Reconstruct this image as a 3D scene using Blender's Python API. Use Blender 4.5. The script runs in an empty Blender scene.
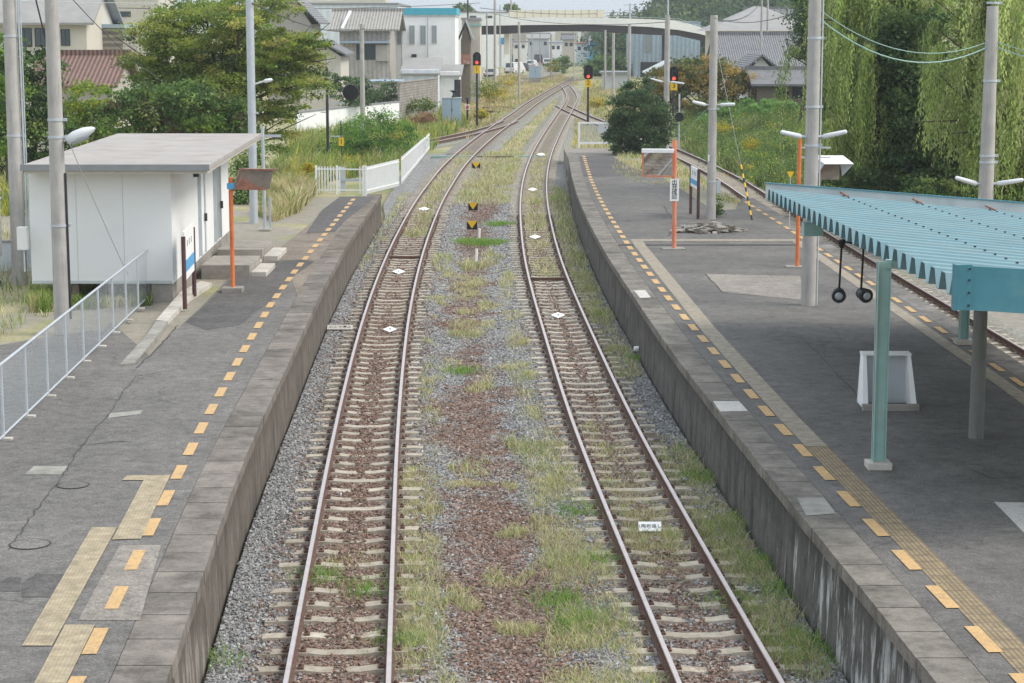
import bpy, math, random
import numpy as np
from mathutils import Vector, Matrix
random.seed(7); rng = np.random.default_rng(11)
S = bpy.context.scene
COL = S.collection
# ---------------------------------------------------------------- camera, world, sun, exposure
H = 7.1; F = 1991.0; PITCH = math.atan(311.5 / F)
cd = bpy.data.cameras.new('camera'); cam = bpy.data.objects.new('camera', cd); COL.objects.link(cam)
cam.location = (0, 0, H); cam.rotation_euler = (math.pi / 2 - PITCH, 0, 0)
cd.sensor_width = 36; cd.lens = 36 * F / 1024; cd.clip_start = 0.1; cd.clip_end = 8000
S.camera = cam
SUN_EL, SUN_AZ = math.radians(48), math.radians(98)     # azimuth measured from +Y (away) towards +X (right)
w = bpy.data.worlds.new('World'); S.world = w; w.use_nodes = True
nt = w.node_tree; bg = nt.nodes['Background']; sky = nt.nodes.new('ShaderNodeTexSky')
sky.sky_type = 'NISHITA'; sky.sun_disc = False; sky.sun_elevation = SUN_EL; sky.sun_rotation = SUN_AZ
sky.air_density = 1.0; sky.dust_density = 4.0; sky.ozone_density = 1.0
# overcast: the clear sky is veiled by a thin layer of high cloud
tc = nt.nodes.new('ShaderNodeTexCoord'); cn = nt.nodes.new('ShaderNodeTexNoise'); cn.inputs['Scale'].default_value = 3.0
cn.inputs['Detail'].default_value = 6
cr = nt.nodes.new('ShaderNodeMapRange'); cr.inputs[1].default_value = .3; cr.inputs[2].default_value = .7
cr.inputs[3].default_value = .7; cr.inputs[4].default_value = .9
mx = nt.nodes.new('ShaderNodeMixRGB'); mx.inputs[2].default_value = (6.4, 7.0, 7.6, 1)
nt.links.new(tc.outputs['Generated'], cn.inputs['Vector']); nt.links.new(cn.outputs['Fac'], cr.inputs[0])
nt.links.new(cr.outputs[0], mx.inputs[0]); nt.links.new(sky.outputs[0], mx.inputs[1]); nt.links.new(mx.outputs[0], bg.inputs[0])
bg.inputs[1].default_value = 0.125
sd = bpy.data.lights.new('sun', 'SUN'); so = bpy.data.objects.new('sun', sd); COL.objects.link(so)
sd.energy = 1.8; sd.angle = math.radians(26); sd.color = (1, .95, .87)
sv = Vector((math.sin(SUN_AZ) * math.cos(SUN_EL), math.cos(SUN_AZ) * math.cos(SUN_EL), math.sin(SUN_EL)))
so.rotation_euler = (-sv).to_track_quat('-Z', 'Y').to_euler(); so.location = (30, 30, 60)
S.view_settings.view_transform = 'Standard'; S.view_settings.look = 'None'; S.view_settings.gamma = 1
S.view_settings.use_curve_mapping = False; S.view_settings.exposure = 0.55
S.render.resolution_x = 1024; S.render.resolution_y = 683
S.render.engine = 'CYCLES'

# ---------------------------------------------------------------- measuring helpers (photo point -> place on a known plane)
cp, sp = math.cos(PITCH), math.sin(PITCH)
def at(px, py, z=0.0):
    u = (px - 512) / F; v = (py - 341.5) / F
    dx, dy, dz = u, cp - v * sp, -sp - v * cp
    t = (z - H) / dz
    return Vector((dx * t, dy * t, z))
def atY(px, py, Y):
    u = (px - 512) / F; v = (py - 341.5) / F
    dx, dy, dz = u, cp - v * sp, -sp - v * cp
    t = Y / dy
    return Vector((dx * t, Y, H + dz * t))
def wx(px, Y, z=1.0):
    return (px - 512) / F * (Y * cp + (H - z) * sp)
def wz(py, Y): return atY(512, py, Y).z

# ---------------------------------------------------------------- scene graph helpers
def tag(o, label=None, cat=None, group=None, kind=None):
    if label: o['label'] = label
    if cat: o['category'] = cat
    if group: o['group'] = group
    if kind: o['kind'] = kind
    return o
def thing(name, loc, label, cat, group=None, rz=0):
    o = bpy.data.objects.new(name, None); COL.objects.link(o); o.location = loc; o.rotation_euler = (0, 0, rz)
    o.empty_display_size = .2
    return tag(o, label, cat, group)
def link(name, me, parent=None):
    o = bpy.data.objects.new(name, me); COL.objects.link(o)
    if parent is not None: o.parent = parent
    return o
def copy_tree(o, parent=None):
    c = o.copy(); COL.objects.link(c)
    if parent is not None: c.parent = parent
    for ch in [q for q in bpy.data.objects if q.parent == o]:
        copy_tree(ch, c)
    return c

def npmesh(name, V, Fc, mats, attr=None, midx=None, smooth=False):
    """V (n,3); Fc (m,k) same-size faces"""
    V = np.asarray(V, np.float32); Fc = np.asarray(Fc, np.int32)
    me = bpy.data.meshes.new(name)
    m, k = Fc.shape
    me.vertices.add(len(V)); me.vertices.foreach_set('co', V.ravel())
    me.loops.add(m * k); me.loops.foreach_set('vertex_index', Fc.ravel())
    me.polygons.add(m); me.polygons.foreach_set('loop_start', np.arange(0, m * k, k, dtype=np.int32))
    me.polygons.foreach_set('loop_total', np.full(m, k, np.int32))
    me.polygons.foreach_set('use_smooth', np.full(m, bool(smooth)))
    for mm in mats: me.materials.append(mm)
    if midx is not None: me.polygons.foreach_set('material_index', np.asarray(midx, np.int32))
    me.update(calc_edges=True)
    if attr:
        for nm, (dom, arr) in attr.items():
            arr = np.asarray(arr, np.float32)
            if arr.ndim == 1:
                a = me.attributes.new(nm, 'FLOAT', dom); a.data.foreach_set('value', arr)
            else:
                a = me.attributes.new(nm, 'FLOAT_VECTOR', dom); a.data.foreach_set('vector', arr.ravel())
    return me

class MB:
    def __init__(s): s.v = []; s.f = []; s.m = []; s.sm = []
    def add(s, vs, fs, mi=0, smooth=False):
        b = len(s.v); s.v += [tuple(q) for q in vs]
        for f in fs: s.f.append([b + i for i in f]); s.m.append(mi); s.sm.append(smooth)
        return s
    def box(s, x0, x1, y0, y1, z0, z1, mi=0):
        if x0 > x1: x0, x1 = x1, x0
        if y0 > y1: y0, y1 = y1, y0
        vs = [(x, y, z) for z in (z0, z1) for y in (y0, y1) for x in (x0, x1)]
        return s.add(vs, [(0, 2, 3, 1), (4, 5, 7, 6), (0, 1, 5, 4), (2, 6, 7, 3), (0, 4, 6, 2), (1, 3, 7, 5)], mi)
    def obox(s, c, ax, ay, az, mi=0):
        """box about c with half vectors ax, ay, az"""
        c = Vector(c); ax = Vector(ax); ay = Vector(ay); az = Vector(az)
        vs = [c + ax * i + ay * j + az * k for k in (-1, 1) for j in (-1, 1) for i in (-1, 1)]
        return s.add(vs, [(0, 2, 3, 1), (4, 5, 7, 6), (0, 1, 5, 4), (2, 6, 7, 3), (0, 4, 6, 2), (1, 3, 7, 5)], mi)
    def beam(s, p0, p1, w, h, mi=0):
        p0 = Vector(p0); p1 = Vector(p1); d = p1 - p0; L = d.length; d.normalize()
        up = Vector((0, 0, 1)) if abs(d.z) < .95 else Vector((0, 1, 0))
        a = d.cross(up).normalized(); b = a.cross(d).normalized()
        return s.obox((p0 + p1) / 2, d * L / 2, a * w / 2, b * h / 2, mi)
    def tube(s, p0, p1, r0, r1=None, n=12, mi=0, caps=True):
        if r1 is None: r1 = r0
        p0 = Vector(p0); p1 = Vector(p1); d = (p1 - p0).normalized()
        up = Vector((0, 0, 1)) if abs(d.z) < .95 else Vector((0, 1, 0))
        a = d.cross(up).normalized(); b = a.cross(d).normalized()
        vs = []
        for p, r in ((p0, r0), (p1, r1)):
            for i in range(n):
                t = 2 * math.pi * i / n; vs.append(p + a * math.cos(t) * r + b * math.sin(t) * r)
        s.add(vs, [(i, (i + 1) % n, n + (i + 1) % n, n + i) for i in range(n)], mi, n > 6)
        if caps: s.add(vs, [tuple(range(n - 1, -1, -1)), tuple(range(n, 2 * n))], mi)
        return s
    def path(s, pts, r, n=6, mi=0):
        for a, b in zip(pts[:-1], pts[1:]): s.tube(a, b, r, r, n, mi)
        return s
    def prism(s, poly, ext, mi=0):
        """poly: list of 3D points (planar), ext: extrusion vector"""
        n = len(poly); e = Vector(ext); vs = [Vector(q) for q in poly] + [Vector(q) + e for q in poly]
        s.add(vs, [tuple(range(n - 1, -1, -1)), tuple(range(n, 2 * n))] + [(i, (i + 1) % n, n + (i + 1) % n, n + i) for i in range(n)], mi)
        return s
    def lathe(s, c, axis, prof, n=16, mi=0):
        """prof: list (t along axis, r)"""
        c = Vector(c); d = Vector(axis).normalized()
        up = Vector((0, 0, 1)) if abs(d.z) < .95 else Vector((0, 1, 0))
        a = d.cross(up).normalized(); b = a.cross(d).normalized(); vs = []
        for t, r in prof:
            for i in range(n):
                q = 2 * math.pi * i / n; vs.append(c + d * t + a * math.cos(q) * r + b * math.sin(q) * r)
        fs = []
        for k in range(len(prof) - 1):
            for i in range(n): fs.append((k * n + i, k * n + (i + 1) % n, (k + 1) * n + (i + 1) % n, (k + 1) * n + i))
        s.add(vs, fs, mi, True)
        s.add(vs, [tuple(range(n - 1, -1, -1)), tuple(range(len(prof) * n - n, len(prof) * n))], mi)
        return s
    def build(s, name, mats, parent=None, bevel=0):
        if not isinstance(mats, (list, tuple)): mats = [mats]
        me = bpy.data.meshes.new(name); me.from_pydata(s.v, [], s.f)
        for m in mats: me.materials.append(m)
        me.polygons.foreach_set('material_index', s.m); me.polygons.foreach_set('use_smooth', s.sm)
        import bmesh
        bm = bmesh.new(); bm.from_mesh(me); bmesh.ops.recalc_face_normals(bm, faces=bm.faces); bm.to_mesh(me); bm.free()
        me.update()
        o = link(name, me, parent)
        if bevel:
            b = o.modifiers.new('bevel', 'BEVEL'); b.width = bevel; b.segments = 2; b.limit_method = 'ANGLE'
        return o

# ---------------------------------------------------------------- materials
def NT(name):
    m = bpy.data.materials.new(name); m.use_nodes = True; n = m.node_tree
    return m, n, n.nodes['Principled BSDF']
def ramp(n, fac, stops):
    r = n.nodes.new('ShaderNodeValToRGB'); e = r.color_ramp.elements
    e[0].position, e[0].color = stops[0][0], (*stops[0][1], 1)
    e[1].position, e[1].color = stops[1][0], (*stops[1][1], 1)
    for p, c in stops[2:]:
        q = e.new(p); q.color = (*c, 1)
    n.links.new(fac, r.inputs[0]); return r.outputs[0]
def noise(n, scale, detail=4, vec=None, rough=.6):
    t = n.nodes.new('ShaderNodeTexNoise'); t.inputs['Scale'].default_value = scale; t.inputs['Detail'].default_value = detail
    t.inputs['Roughness'].default_value = rough
    if vec is None: vec = pos(n)
    n.links.new(vec, t.inputs['Vector']); return t.outputs['Fac']
def pos(n, sc=(1, 1, 1)):
    g = n.nodes.new('ShaderNodeNewGeometry')
    if sc == (1, 1, 1): return g.outputs['Position']
    mp = n.nodes.new('ShaderNodeMapping'); mp.inputs['Scale'].default_value = sc
    n.links.new(g.outputs['Position'], mp.inputs[0]); return mp.outputs[0]
def mixc(n, fac, a, b, mode='MIX'):
    m = n.nodes.new('ShaderNodeMixRGB'); m.blend_type = mode
    for i, q in ((0, fac), (1, a), (2, b)):
        if isinstance(q, (int, float)): m.inputs[i].default_value = q
        elif isinstance(q, tuple): m.inputs[i].default_value = (*q, 1)
        else: n.links.new(q, m.inputs[i])
    return m.outputs[0]
def bump(n, b, h, strength=.3, dist=.02):
    q = n.nodes.new('ShaderNodeBump'); q.inputs['Strength'].default_value = strength; q.inputs['Distance'].default_value = dist
    n.links.new(h, q.inputs['Height']); n.links.new(q.outputs[0], b.inputs['Normal'])
def attr(n, name):
    a = n.nodes.new('ShaderNodeAttribute'); a.attribute_name = name; return a
def math_(n, op, a, b=None, clamp=False):
    m = n.nodes.new('ShaderNodeMath'); m.operation = op; m.use_clamp = clamp
    for i, q in enumerate((a, b)):
        if q is None: continue
        if isinstance(q, (int, float)): m.inputs[i].default_value = q
        else: n.links.new(q, m.inputs[i])
    return m.outputs[0]
def mat(name, col, var=.15, scale=3, rough=.8, metal=0, bmp=0, stain=None, streak=False, fine=0):
    """weathered plain surface: colour varied by noise, optional stain colour, optional vertical streaks"""
    m, n, b = NT(name)
    lo = tuple(c * (1 - var) for c in col); hi = tuple(min(1, c * (1 + var)) for c in col)
    f = noise(n, scale, 6); c = ramp(n, f, [(.3, lo), (.7, hi)])
    if stain:
        v = pos(n, (4, 4, .5)) if streak else None
        g = noise(n, 1.4 if not streak else 2.0, 7, v, .7)
        sf = n.nodes.new('ShaderNodeMapRange'); sf.inputs[1].default_value = .5; sf.inputs[2].default_value = .72
        n.links.new(g, sf.inputs[0]); c = mixc(n, sf.outputs[0], c, stain)
    if fine:
        g = noise(n, 60, 2); c = mixc(n, fine, c, ramp(n, g, [(.3, lo), (.7, hi)]), 'OVERLAY')
    n.links.new(c, b.inputs['Base Color']); b.inputs['Roughness'].default_value = rough; b.inputs['Metallic'].default_value = metal
    b.inputs['Specular IOR Level'].default_value = .3
    if bmp: bump(n, b, noise(n, 25, 5), bmp, .02)
    return m
def attrmat(name, rough=.85, transl=0):
    """per-face colour stored on the mesh (natural variation of leaves, stones, blades)"""
    m, n, b = NT(name); a = attr(n, 'tint')
    n.links.new(a.outputs['Vector'], b.inputs['Base Color']); b.inputs['Roughness'].default_value = rough
    b.inputs['Specular IOR Level'].default_value = .25
    if transl:
        t = n.nodes.new('ShaderNodeBsdfTranslucent'); n.links.new(a.outputs['Vector'], t.inputs[0])
        x = n.nodes.new('ShaderNodeMixShader'); x.inputs[0].default_value = transl
        out = n.nodes['Material Output']; n.links.new(b.outputs[0], x.inputs[1]); n.links.new(t.outputs[0], x.inputs[2])
        n.links.new(x.outputs[0], out.inputs[0])
    return m
M = {}
M['leaf'] = attrmat('leaf', .6, .45); M['blade'] = attrmat('grass_blade', .7, .35); M['stone'] = attrmat('ballast_stone', .9)
M['slab'] = attrmat('slab', .9)
M['bark'] = mat('bark', (.10, .08, .06), .35, 12, .9, bmp=.5)
M['pole'] = mat('pole_concrete', (.42, .40, .375), .14, 2.5, .85, stain=(.30, .28, .26), streak=True, bmp=.1)
M['galv'] = mat('galvanised_steel', (.50, .535, .57), .08, 4, .5, .3)
M['wood'] = mat('old_wood', (.16, .13, .10), .3, 9, .9)
M['black'] = mat('black_paint', (.015, .015, .017), .1, 3, .4)
M['dark'] = mat('dark_metal', (.04, .04, .045), .2, 3, .5)
M['white'] = mat('white_paint', (.74, .74, .72), .05, 1.5, .6, stain=(.6, .59, .55))
M['whitefence'] = mat('white_fence_paint', (.86, .86, .85), .05, 1.5, .6)
M['wall_cool'] = mat('rendered_wall', (.80, .80, .785), .02, .5, .85, stain=(.765, .765, .745))
M['conc'] = mat('concrete', (.34, .32, .29), .2, 2.5, .9, stain=(.22, .20, .18), bmp=.25, fine=.3)
M['concl'] = mat('pale_concrete', (.52, .49, .44), .15, 3, .9, stain=(.40, .36, .30), bmp=.2)
M['roofconc'] = mat('roof_concrete', (.40, .375, .355), .10, .9, .9, stain=(.30, .275, .25), fine=.2)
M['grayedge'] = mat('grey_flashing', (.25, .26, .27), .1, 3, .6)
M['orange'] = mat('orange_paint', (.72, .20, .06), .15, 4, .6, stain=(.55, .13, .05))
M['orange2'] = mat('faded_orange_paint', (.68, .22, .12), .15, 4, .6, stain=(.55, .30, .22))
M['brownpost'] = mat('brown_paint', (.10, .05, .05), .15, 4, .6)
M['blue'] = mat('blue_paint', (.10, .38, .66), .05, 3, .6)
M['rusty'] = mat('rusty_metal', (.28, .13, .09), .3, 8, .85, stain=(.45, .36, .30), bmp=.2)
M['rust_rail'] = mat('rail_side', (.13, .075, .055), .3, 14, .85, bmp=.2)
M['steelback'] = mat('sheet_back', (.26, .22, .18), .2, 5, .7, stain=(.3, .14, .09))
M['teal'] = mat('teal_roof_paint', (.205, .325, .36), .10, 1.5, .65, stain=(.25, .31, .31), fine=.25)
M['teal2'] = mat('teal_fascia_paint', (.085, .255, .31), .10, 1.5, .55, stain=(.14, .30, .34), fine=.2)
M['tealpost'] = mat('teal_post_paint', (.29, .45, .42), .10, 3, .6, stain=(.38, .42, .33), streak=True)
M['paleinner'] = mat('pale_flashing', (.55, .58, .57), .08, 2, .6, stain=(.40, .45, .44))
M['red'] = mat('red_paint', (.55, .03, .04), .1, 3, .5)
M['yellow'] = mat('yellow_paint', (.80, .50, .03), .08, 3, .5)
M['cream'] = mat('cream_render', (.58, .54, .47), .05, 1, .85, stain=(.50, .46, .39), streak=True)
M['beige'] = mat('beige_siding', (.43, .40, .36), .06, 1, .85)
M['palewall'] = mat('pale_blue_siding', (.52, .555, .58), .04, .5, .7)
M['greyroof'] = mat('grey_tile', (.17, .17, .175), .2, 2, .8)
M['lightroof'] = mat('light_grey_roof', (.31, .30, .29), .12, 1, .7)
M['cyanband'] = mat('cyan_band', (.08, .40, .50), .05, 2, .6)
M['bluebld'] = mat('blue_siding', (.33, .42, .50), .05, .6, .7)
M['girder'] = mat('girder_brown', (.045, .035, .035), .15, .4, .7)
M['parapet'] = mat('parapet_white', (.84, .83, .80), .04, .3, .8, stain=(.70, .69, .65), streak=True)
M['creampanel'] = mat('cream_panel', (.82, .75, .60), .04, .3, .7)
M['green'] = mat('green_trough', (.25, .42, .36), .1, 3, .7)
M['rubber'] = mat('tyre_rubber', (.02, .02, .02), .1, 3, .8)
M['carwhite'] = mat('car_white', (.7, .7, .7), .02, 1, .3)
M['cardark'] = mat('car_navy', (.05, .06, .08), .05, 1, .3)
M['whitecyl'] = mat('lamp_white', (.72, .74, .76), .03, 3, .4)
def glassm():
    m, n, b = NT('window_glass'); b.inputs['Base Color'].default_value = (.05, .075, .085, 1); b.inputs['Roughness'].default_value = .12
    b.inputs['Specular IOR Level'].default_value = .6
    return m
M['glass'] = glassm()
def frostm():
    m, n, b = NT('frosted_glass'); b.inputs['Base Color'].default_value = (.30, .33, .33, 1); b.inputs['Roughness'].default_value = .35
    return m
M['frost'] = frostm()
def mirror():
    m, n, b = NT('mirror_glass'); b.inputs['Base Color'].default_value = (.82, .84, .83, 1); b.inputs['Roughness'].default_value = .03; b.inputs['Metallic'].default_value = 1
    return m
M['mirror'] = mirror()
def emis(name, col, st):
    m, n, b = NT(name); b.inputs['Base Color'].default_value = (*col, 1); b.inputs['Emission Color'].default_value = (*col, 1); b.inputs['Emission Strength'].default_value = st
    return m
M['redlamp'] = emis('red_signal_lamp', (1, .10, .06), .9)
def railtop():
    m, n, b = NT('rail_head'); c = ramp(n, noise(n, 5, 3), [(.3, (.58, .50, .48)), (.7, (.68, .61, .59))])
    n.links.new(c, b.inputs['Base Color']); b.inputs['Metallic'].default_value = .75; b.inputs['Roughness'].default_value = .42
    return m
M['railtop'] = railtop()
def asphalt(name, lo, hi, patchy=(.8, 1.2)):
    m, n, b = NT(name)
    a = ramp(n, noise(n, .55, 8, None, .62), [(.3, lo), (.7, hi)])
    g = ramp(n, noise(n, 34, 4, None, .9), [(.36, (.12, .12, .12)), (.5, (.5, .49, .48)), (.64, (.92, .91, .9))])
    c = mixc(n, .55, a, g, 'OVERLAY'); c = mixc(n, .8, c, ramp(n, noise(n, 5.5, 7, None, .8), [(.33, (.30, .30, .30)), (.67, (.72, .71, .70))]), 'OVERLAY')
    # worn lighter streaks running across
    s = noise(n, 1.0, 7, pos(n, (.35, 1.9, 1)), .68)
    r = n.nodes.new('ShaderNodeMapRange'); r.inputs[1].default_value = .58; r.inputs[2].default_value = .76; r.inputs[4].default_value = .42
    n.links.new(s, r.inputs[0]); c = mixc(n, r.outputs[0], c, tuple(min(1, q * 1.75) for q in hi))
    s2 = noise(n, 2.6, 5, None, .7)
    r2 = n.nodes.new('ShaderNodeMapRange'); r2.inputs[1].default_value = .63; r2.inputs[2].default_value = .75; r2.inputs[4].default_value = .38
    n.links.new(s2, r2.inputs[0]); c = mixc(n, r2.outputs[0], c, tuple(q * .6 for q in lo))
    # cracks
    v = n.nodes.new('ShaderNodeTexVoronoi'); v.feature = 'DISTANCE_TO_EDGE'; v.inputs['Scale'].default_value = .33
    wv = n.nodes.new('ShaderNodeMixRGB'); wv.blend_type = 'ADD'; wv.inputs[0].default_value = .6
    nz = n.nodes.new('ShaderNodeTexNoise'); nz.inputs['Scale'].default_value = 1.4; nz.inputs['Detail'].default_value = 6
    n.links.new(pos(n), nz.inputs['Vector']); n.links.new(pos(n), wv.inputs[1]); n.links.new(nz.outputs['Color'], wv.inputs[2])
    n.links.new(wv.outputs[0], v.inputs['Vector'])
    cr_ = math_(n, 'LESS_THAN', v.outputs['Distance'], .006); cm = math_(n, 'MULTIPLY', cr_, math_(n, 'GREATER_THAN', noise(n, .3, 2), .52))
    c = mixc(n, math_(n, 'MULTIPLY', cm, .28), c, tuple(q * .35 for q in lo))
    n.links.new(c, b.inputs['Base Color']); b.inputs['Roughness'].default_value = .9; b.inputs['Specular IOR Level'].default_value = .25
    bump(n, b, noise(n, 90, 3), .35, .01)
    return m
M['asphL'] = asphalt('asphalt_left', (.122, .118, .112), (.182, .175, .165))
M['asphR'] = asphalt('asphalt_right', (.106, .102, .098), (.170, .163, .154))
M['asphD'] = asphalt('asphalt_dark', (.085, .082, .081), (.125, .119, .115))
M['asphB'] = asphalt('brown_worn_paving', (.16, .135, .11), (.27, .235, .195))
M['patchc'] = asphalt('patch_concrete', (.20, .185, .165), (.29, .265, .235))
M['lightpatch'] = mat('light_patch', (.34, .33, .30), .2, 4, .9, stain=(.2, .19, .18), fine=.3)
M['crackfill'] = mat('crack_sealant', (.055, .05, .05), .2, 4, .8)
def painted(name, col, under, wear):
    m, n, b = NT(name)
    g = noise(n, 9, 8, None, .75); r = n.nodes.new('ShaderNodeMapRange')
    r.inputs[1].default_value = .60 - wear * .1; r.inputs[2].default_value = .74 - wear * .1; n.links.new(g, r.inputs[0])
    c0 = ramp(n, noise(n, 2.5, 4), [(.3, tuple(q * .88 for q in col)), (.7, col)])
    c = mixc(n, r.outputs[0], c0, under); c = mixc(n, .6, c, ramp(n, noise(n, 22, 6, None, .85), [(.35, (.26, .25, .24)), (.65, (.66, .65, .64))]), 'OVERLAY')
    n.links.new(c, b.inputs['Base Color']); b.inputs['Roughness'].default_value = .8
    return m
M['yline'] = painted('yellow_dash_paint', (.60, .395, .18), (.36, .27, .17), .7)
M['wline'] = painted('white_paint_mark', (.58, .56, .53), (.3, .28, .25), .4)
def tactile(name, light, groove, amt):
    m, n, b = NT(name)
    base = ramp(n, noise(n, 3, 6, None, .7), [(.3, tuple(q * .85 for q in light)), (.7, light)])
    a = attr(n, 'uvw'); sx = n.nodes.new('ShaderNodeSeparateXYZ'); n.links.new(a.outputs['Vector'], sx.inputs[0])
    w1 = math_(n, 'SINE', math_(n, 'MULTIPLY', sx.outputs[0], 2 * math.pi / .055))
    w2 = math_(n, 'SINE', math_(n, 'MULTIPLY', sx.outputs[1], 2 * math.pi / .30))
    g1 = math_(n, 'MULTIPLY', math_(n, 'LESS_THAN', w1, -.35), amt)
    g2 = math_(n, 'MULTIPLY', math_(n, 'LESS_THAN', w2, -.93), amt * .8)
    g = math_(n, 'MAXIMUM', g1, g2)
    c = mixc(n, g, base, groove); c = mixc(n, .7, c, ramp(n, noise(n, 6, 8, None, .8), [(.33, (.24, .23, .22)), (.67, (.70, .69, .67))]), 'OVERLAY')
    n.links.new(c, b.inputs['Base Color']); b.inputs['Roughness'].default_value = .85
    return m
M['tactY'] = tactile('tactile_yellow', (.31, .24, .14), (.12, .10, .08), .7)
M['tactP'] = tactile('tactile_pale', (.34, .30, .235), (.24, .21, .17), .5)
M['tactL'] = tactile('tactile_left', (.40, .335, .225), (.28, .24, .17), .5)
def wallmat(name, base, dark, white, amt):
    """old platform face: vertical black streaks, white efflorescence"""
    m, n, b = NT(name)
    g = noise(n, 1.1, 8, pos(n, (2.2, 2.2, .7)), .72); c = ramp(n, g, [(.34, dark), (.50, base), (.75, tuple(min(1, q * 1.35) for q in base))]); c = mixc(n, .75, c, ramp(n, noise(n, 2.3, 8, None, .72), [(.3, (.26, .25, .24)), (.7, (.72, .71, .70))]), 'OVERLAY')
    z = n.nodes.new('ShaderNodeSeparateXYZ'); n.links.new(pos(n), z.inputs[0])
    e = noise(n, 1.2, 9, pos(n, (3.6, 3.6, .8)), .68)
    yr = n.nodes.new('ShaderNodeMapRange'); yr.inputs[1].default_value = 27; yr.inputs[2].default_value = 20; yr.inputs[3].default_value = 0; yr.inputs[4].default_value = .16
    n.links.new(z.outputs[1], yr.inputs[0])
    e2 = math_(n, 'ADD', e, yr.outputs[0])
    r = n.nodes.new('ShaderNodeMapRange'); r.inputs[1].default_value = .60 - amt; r.inputs[2].default_value = .68 - amt; n.links.new(e2, r.inputs[0])
    c = mixc(n, math_(n, 'MULTIPLY', r.outputs[0], .85), c, white)
    # blends into the dark tone towards the top, broken up by noise
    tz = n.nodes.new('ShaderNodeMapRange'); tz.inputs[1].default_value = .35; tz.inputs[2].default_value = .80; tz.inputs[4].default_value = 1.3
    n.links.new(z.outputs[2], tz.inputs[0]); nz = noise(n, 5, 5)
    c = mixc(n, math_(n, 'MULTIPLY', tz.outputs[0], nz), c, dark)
    n.links.new(c, b.inputs['Base Color']); b.inputs['Roughness'].default_value = .95
    bump(n, b, noise(n, 14, 6), .5, .03)
    return m
M['wallL'] = wallmat('platform_wall_left', (.135, .115, .095), (.065, .055, .045), (.32, .29, .25), -.04)
M['wallR'] = wallmat('platform_wall_right', (.120, .112, .100), (.042, .040, .036), (.58, .58, .56), -.035)
def tiled(name, c1, c2, sx, sy, use='gen'):
    """pan-tile roof: courses drawn with a wave along the slope"""
    m, n, b = NT(name)
    wv = n.nodes.new('ShaderNodeTexWave'); wv.wave_type = 'BANDS'; wv.bands_direction = 'X'; wv.inputs['Scale'].default_value = sx
    wv.inputs['Distortion'].default_value = .3
    n.links.new(pos(n), wv.inputs[0])
    c = mixc(n, wv.outputs['Fac'], c1, c2)
    c = mixc(n, .5, c, ramp(n, noise(n, 3, 5), [(.3, (.35, .35, .35)), (.7, (.7, .7, .7))]), 'OVERLAY')
    n.links.new(c, b.inputs['Base Color']); b.inputs['Roughness'].default_value = .75
    bump(n, b, wv.outputs['Fac'], .6, .05)
    return m
M['browntile'] = tiled('brown_tile', (.09, .05, .04), (.25, .15, .12), 1.3, 1)
M['greytile'] = tiled('grey_pan_tile', (.10, .10, .105), (.24, .24, .25), 1.6, 1)
M['palesheet'] = tiled('pale_corrugated_roof', (.21, .20, .185), (.36, .34, .31), 1.2, 1)
M['siding'] = tiled('ribbed_siding', (.36, .335, .30), (.46, .43, .39), .8, 1)
M['bluesiding'] = tiled('ribbed_blue_siding', (.30, .39, .47), (.38, .47, .55), .5, 1)
M['palesiding'] = tiled('ribbed_pale_siding', (.60, .64, .67), (.66, .70, .73), .35, 1)
def blockm():
    m, n, b = NT('concrete_block'); br = n.nodes.new('ShaderNodeTexBrick'); br.inputs['Scale'].default_value = 1
    br.inputs['Brick Width'].default_value = .4; br.inputs['Row Height'].default_value = .2; br.inputs['Mortar Size'].default_value = .02
    br.inputs[1].default_value = (.36, .33, .29, 1); br.inputs[2].default_value = (.27, .25, .22, 1); br.inputs[3].default_value = (.17, .155, .14, 1)
    s_ = n.nodes.new('ShaderNodeSeparateXYZ'); n.links.new(pos(n), s_.inputs[0]); cb = n.nodes.new('ShaderNodeCombineXYZ')
    n.links.new(s_.outputs[1], cb.inputs[0]); n.links.new(s_.outputs[2], cb.inputs[1]); n.links.new(cb.outputs[0], br.inputs[0])
    c = mixc(n, .6, br.outputs[0], ramp(n, noise(n, 1.3, 5), [(.3, (.3, .3, .3)), (.7, (.65, .65, .65))]), 'OVERLAY')
    n.links.new(c, b.inputs['Base Color']); b.inputs['Roughness'].default_value = .9; return m
M['block'] = blockm()
def groundmat():
    m, n, b = NT('ground_soil')
    c = ramp(n, noise(n, .25, 8, None, .65), [(.3, (.17, .20, .075)), (.45, (.26, .26, .12)), (.6, (.38, .33, .20)), (.75, (.46, .40, .26))])
    c = mixc(n, .7, c, ramp(n, noise(n, 12, 6, None, .8), [(.3, (.25, .25, .25)), (.7, (.75, .75, .75))]), 'OVERLAY')
    # bare grey-brown soil where the mesh says so
    a = attr(n, 'bare'); s_ = ramp(n, noise(n, 4, 8, None, .75), [(.3, (.20, .18, .155)), (.7, (.34, .305, .26))])
    c = mixc(n, a.outputs['Fac'], c, s_)
    n.links.new(c, b.inputs['Base Color']); b.inputs['Roughness'].default_value = .95
    bump(n, b, noise(n, 20, 5), .6, .04)
    return m
M['ground'] = groundmat()
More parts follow.
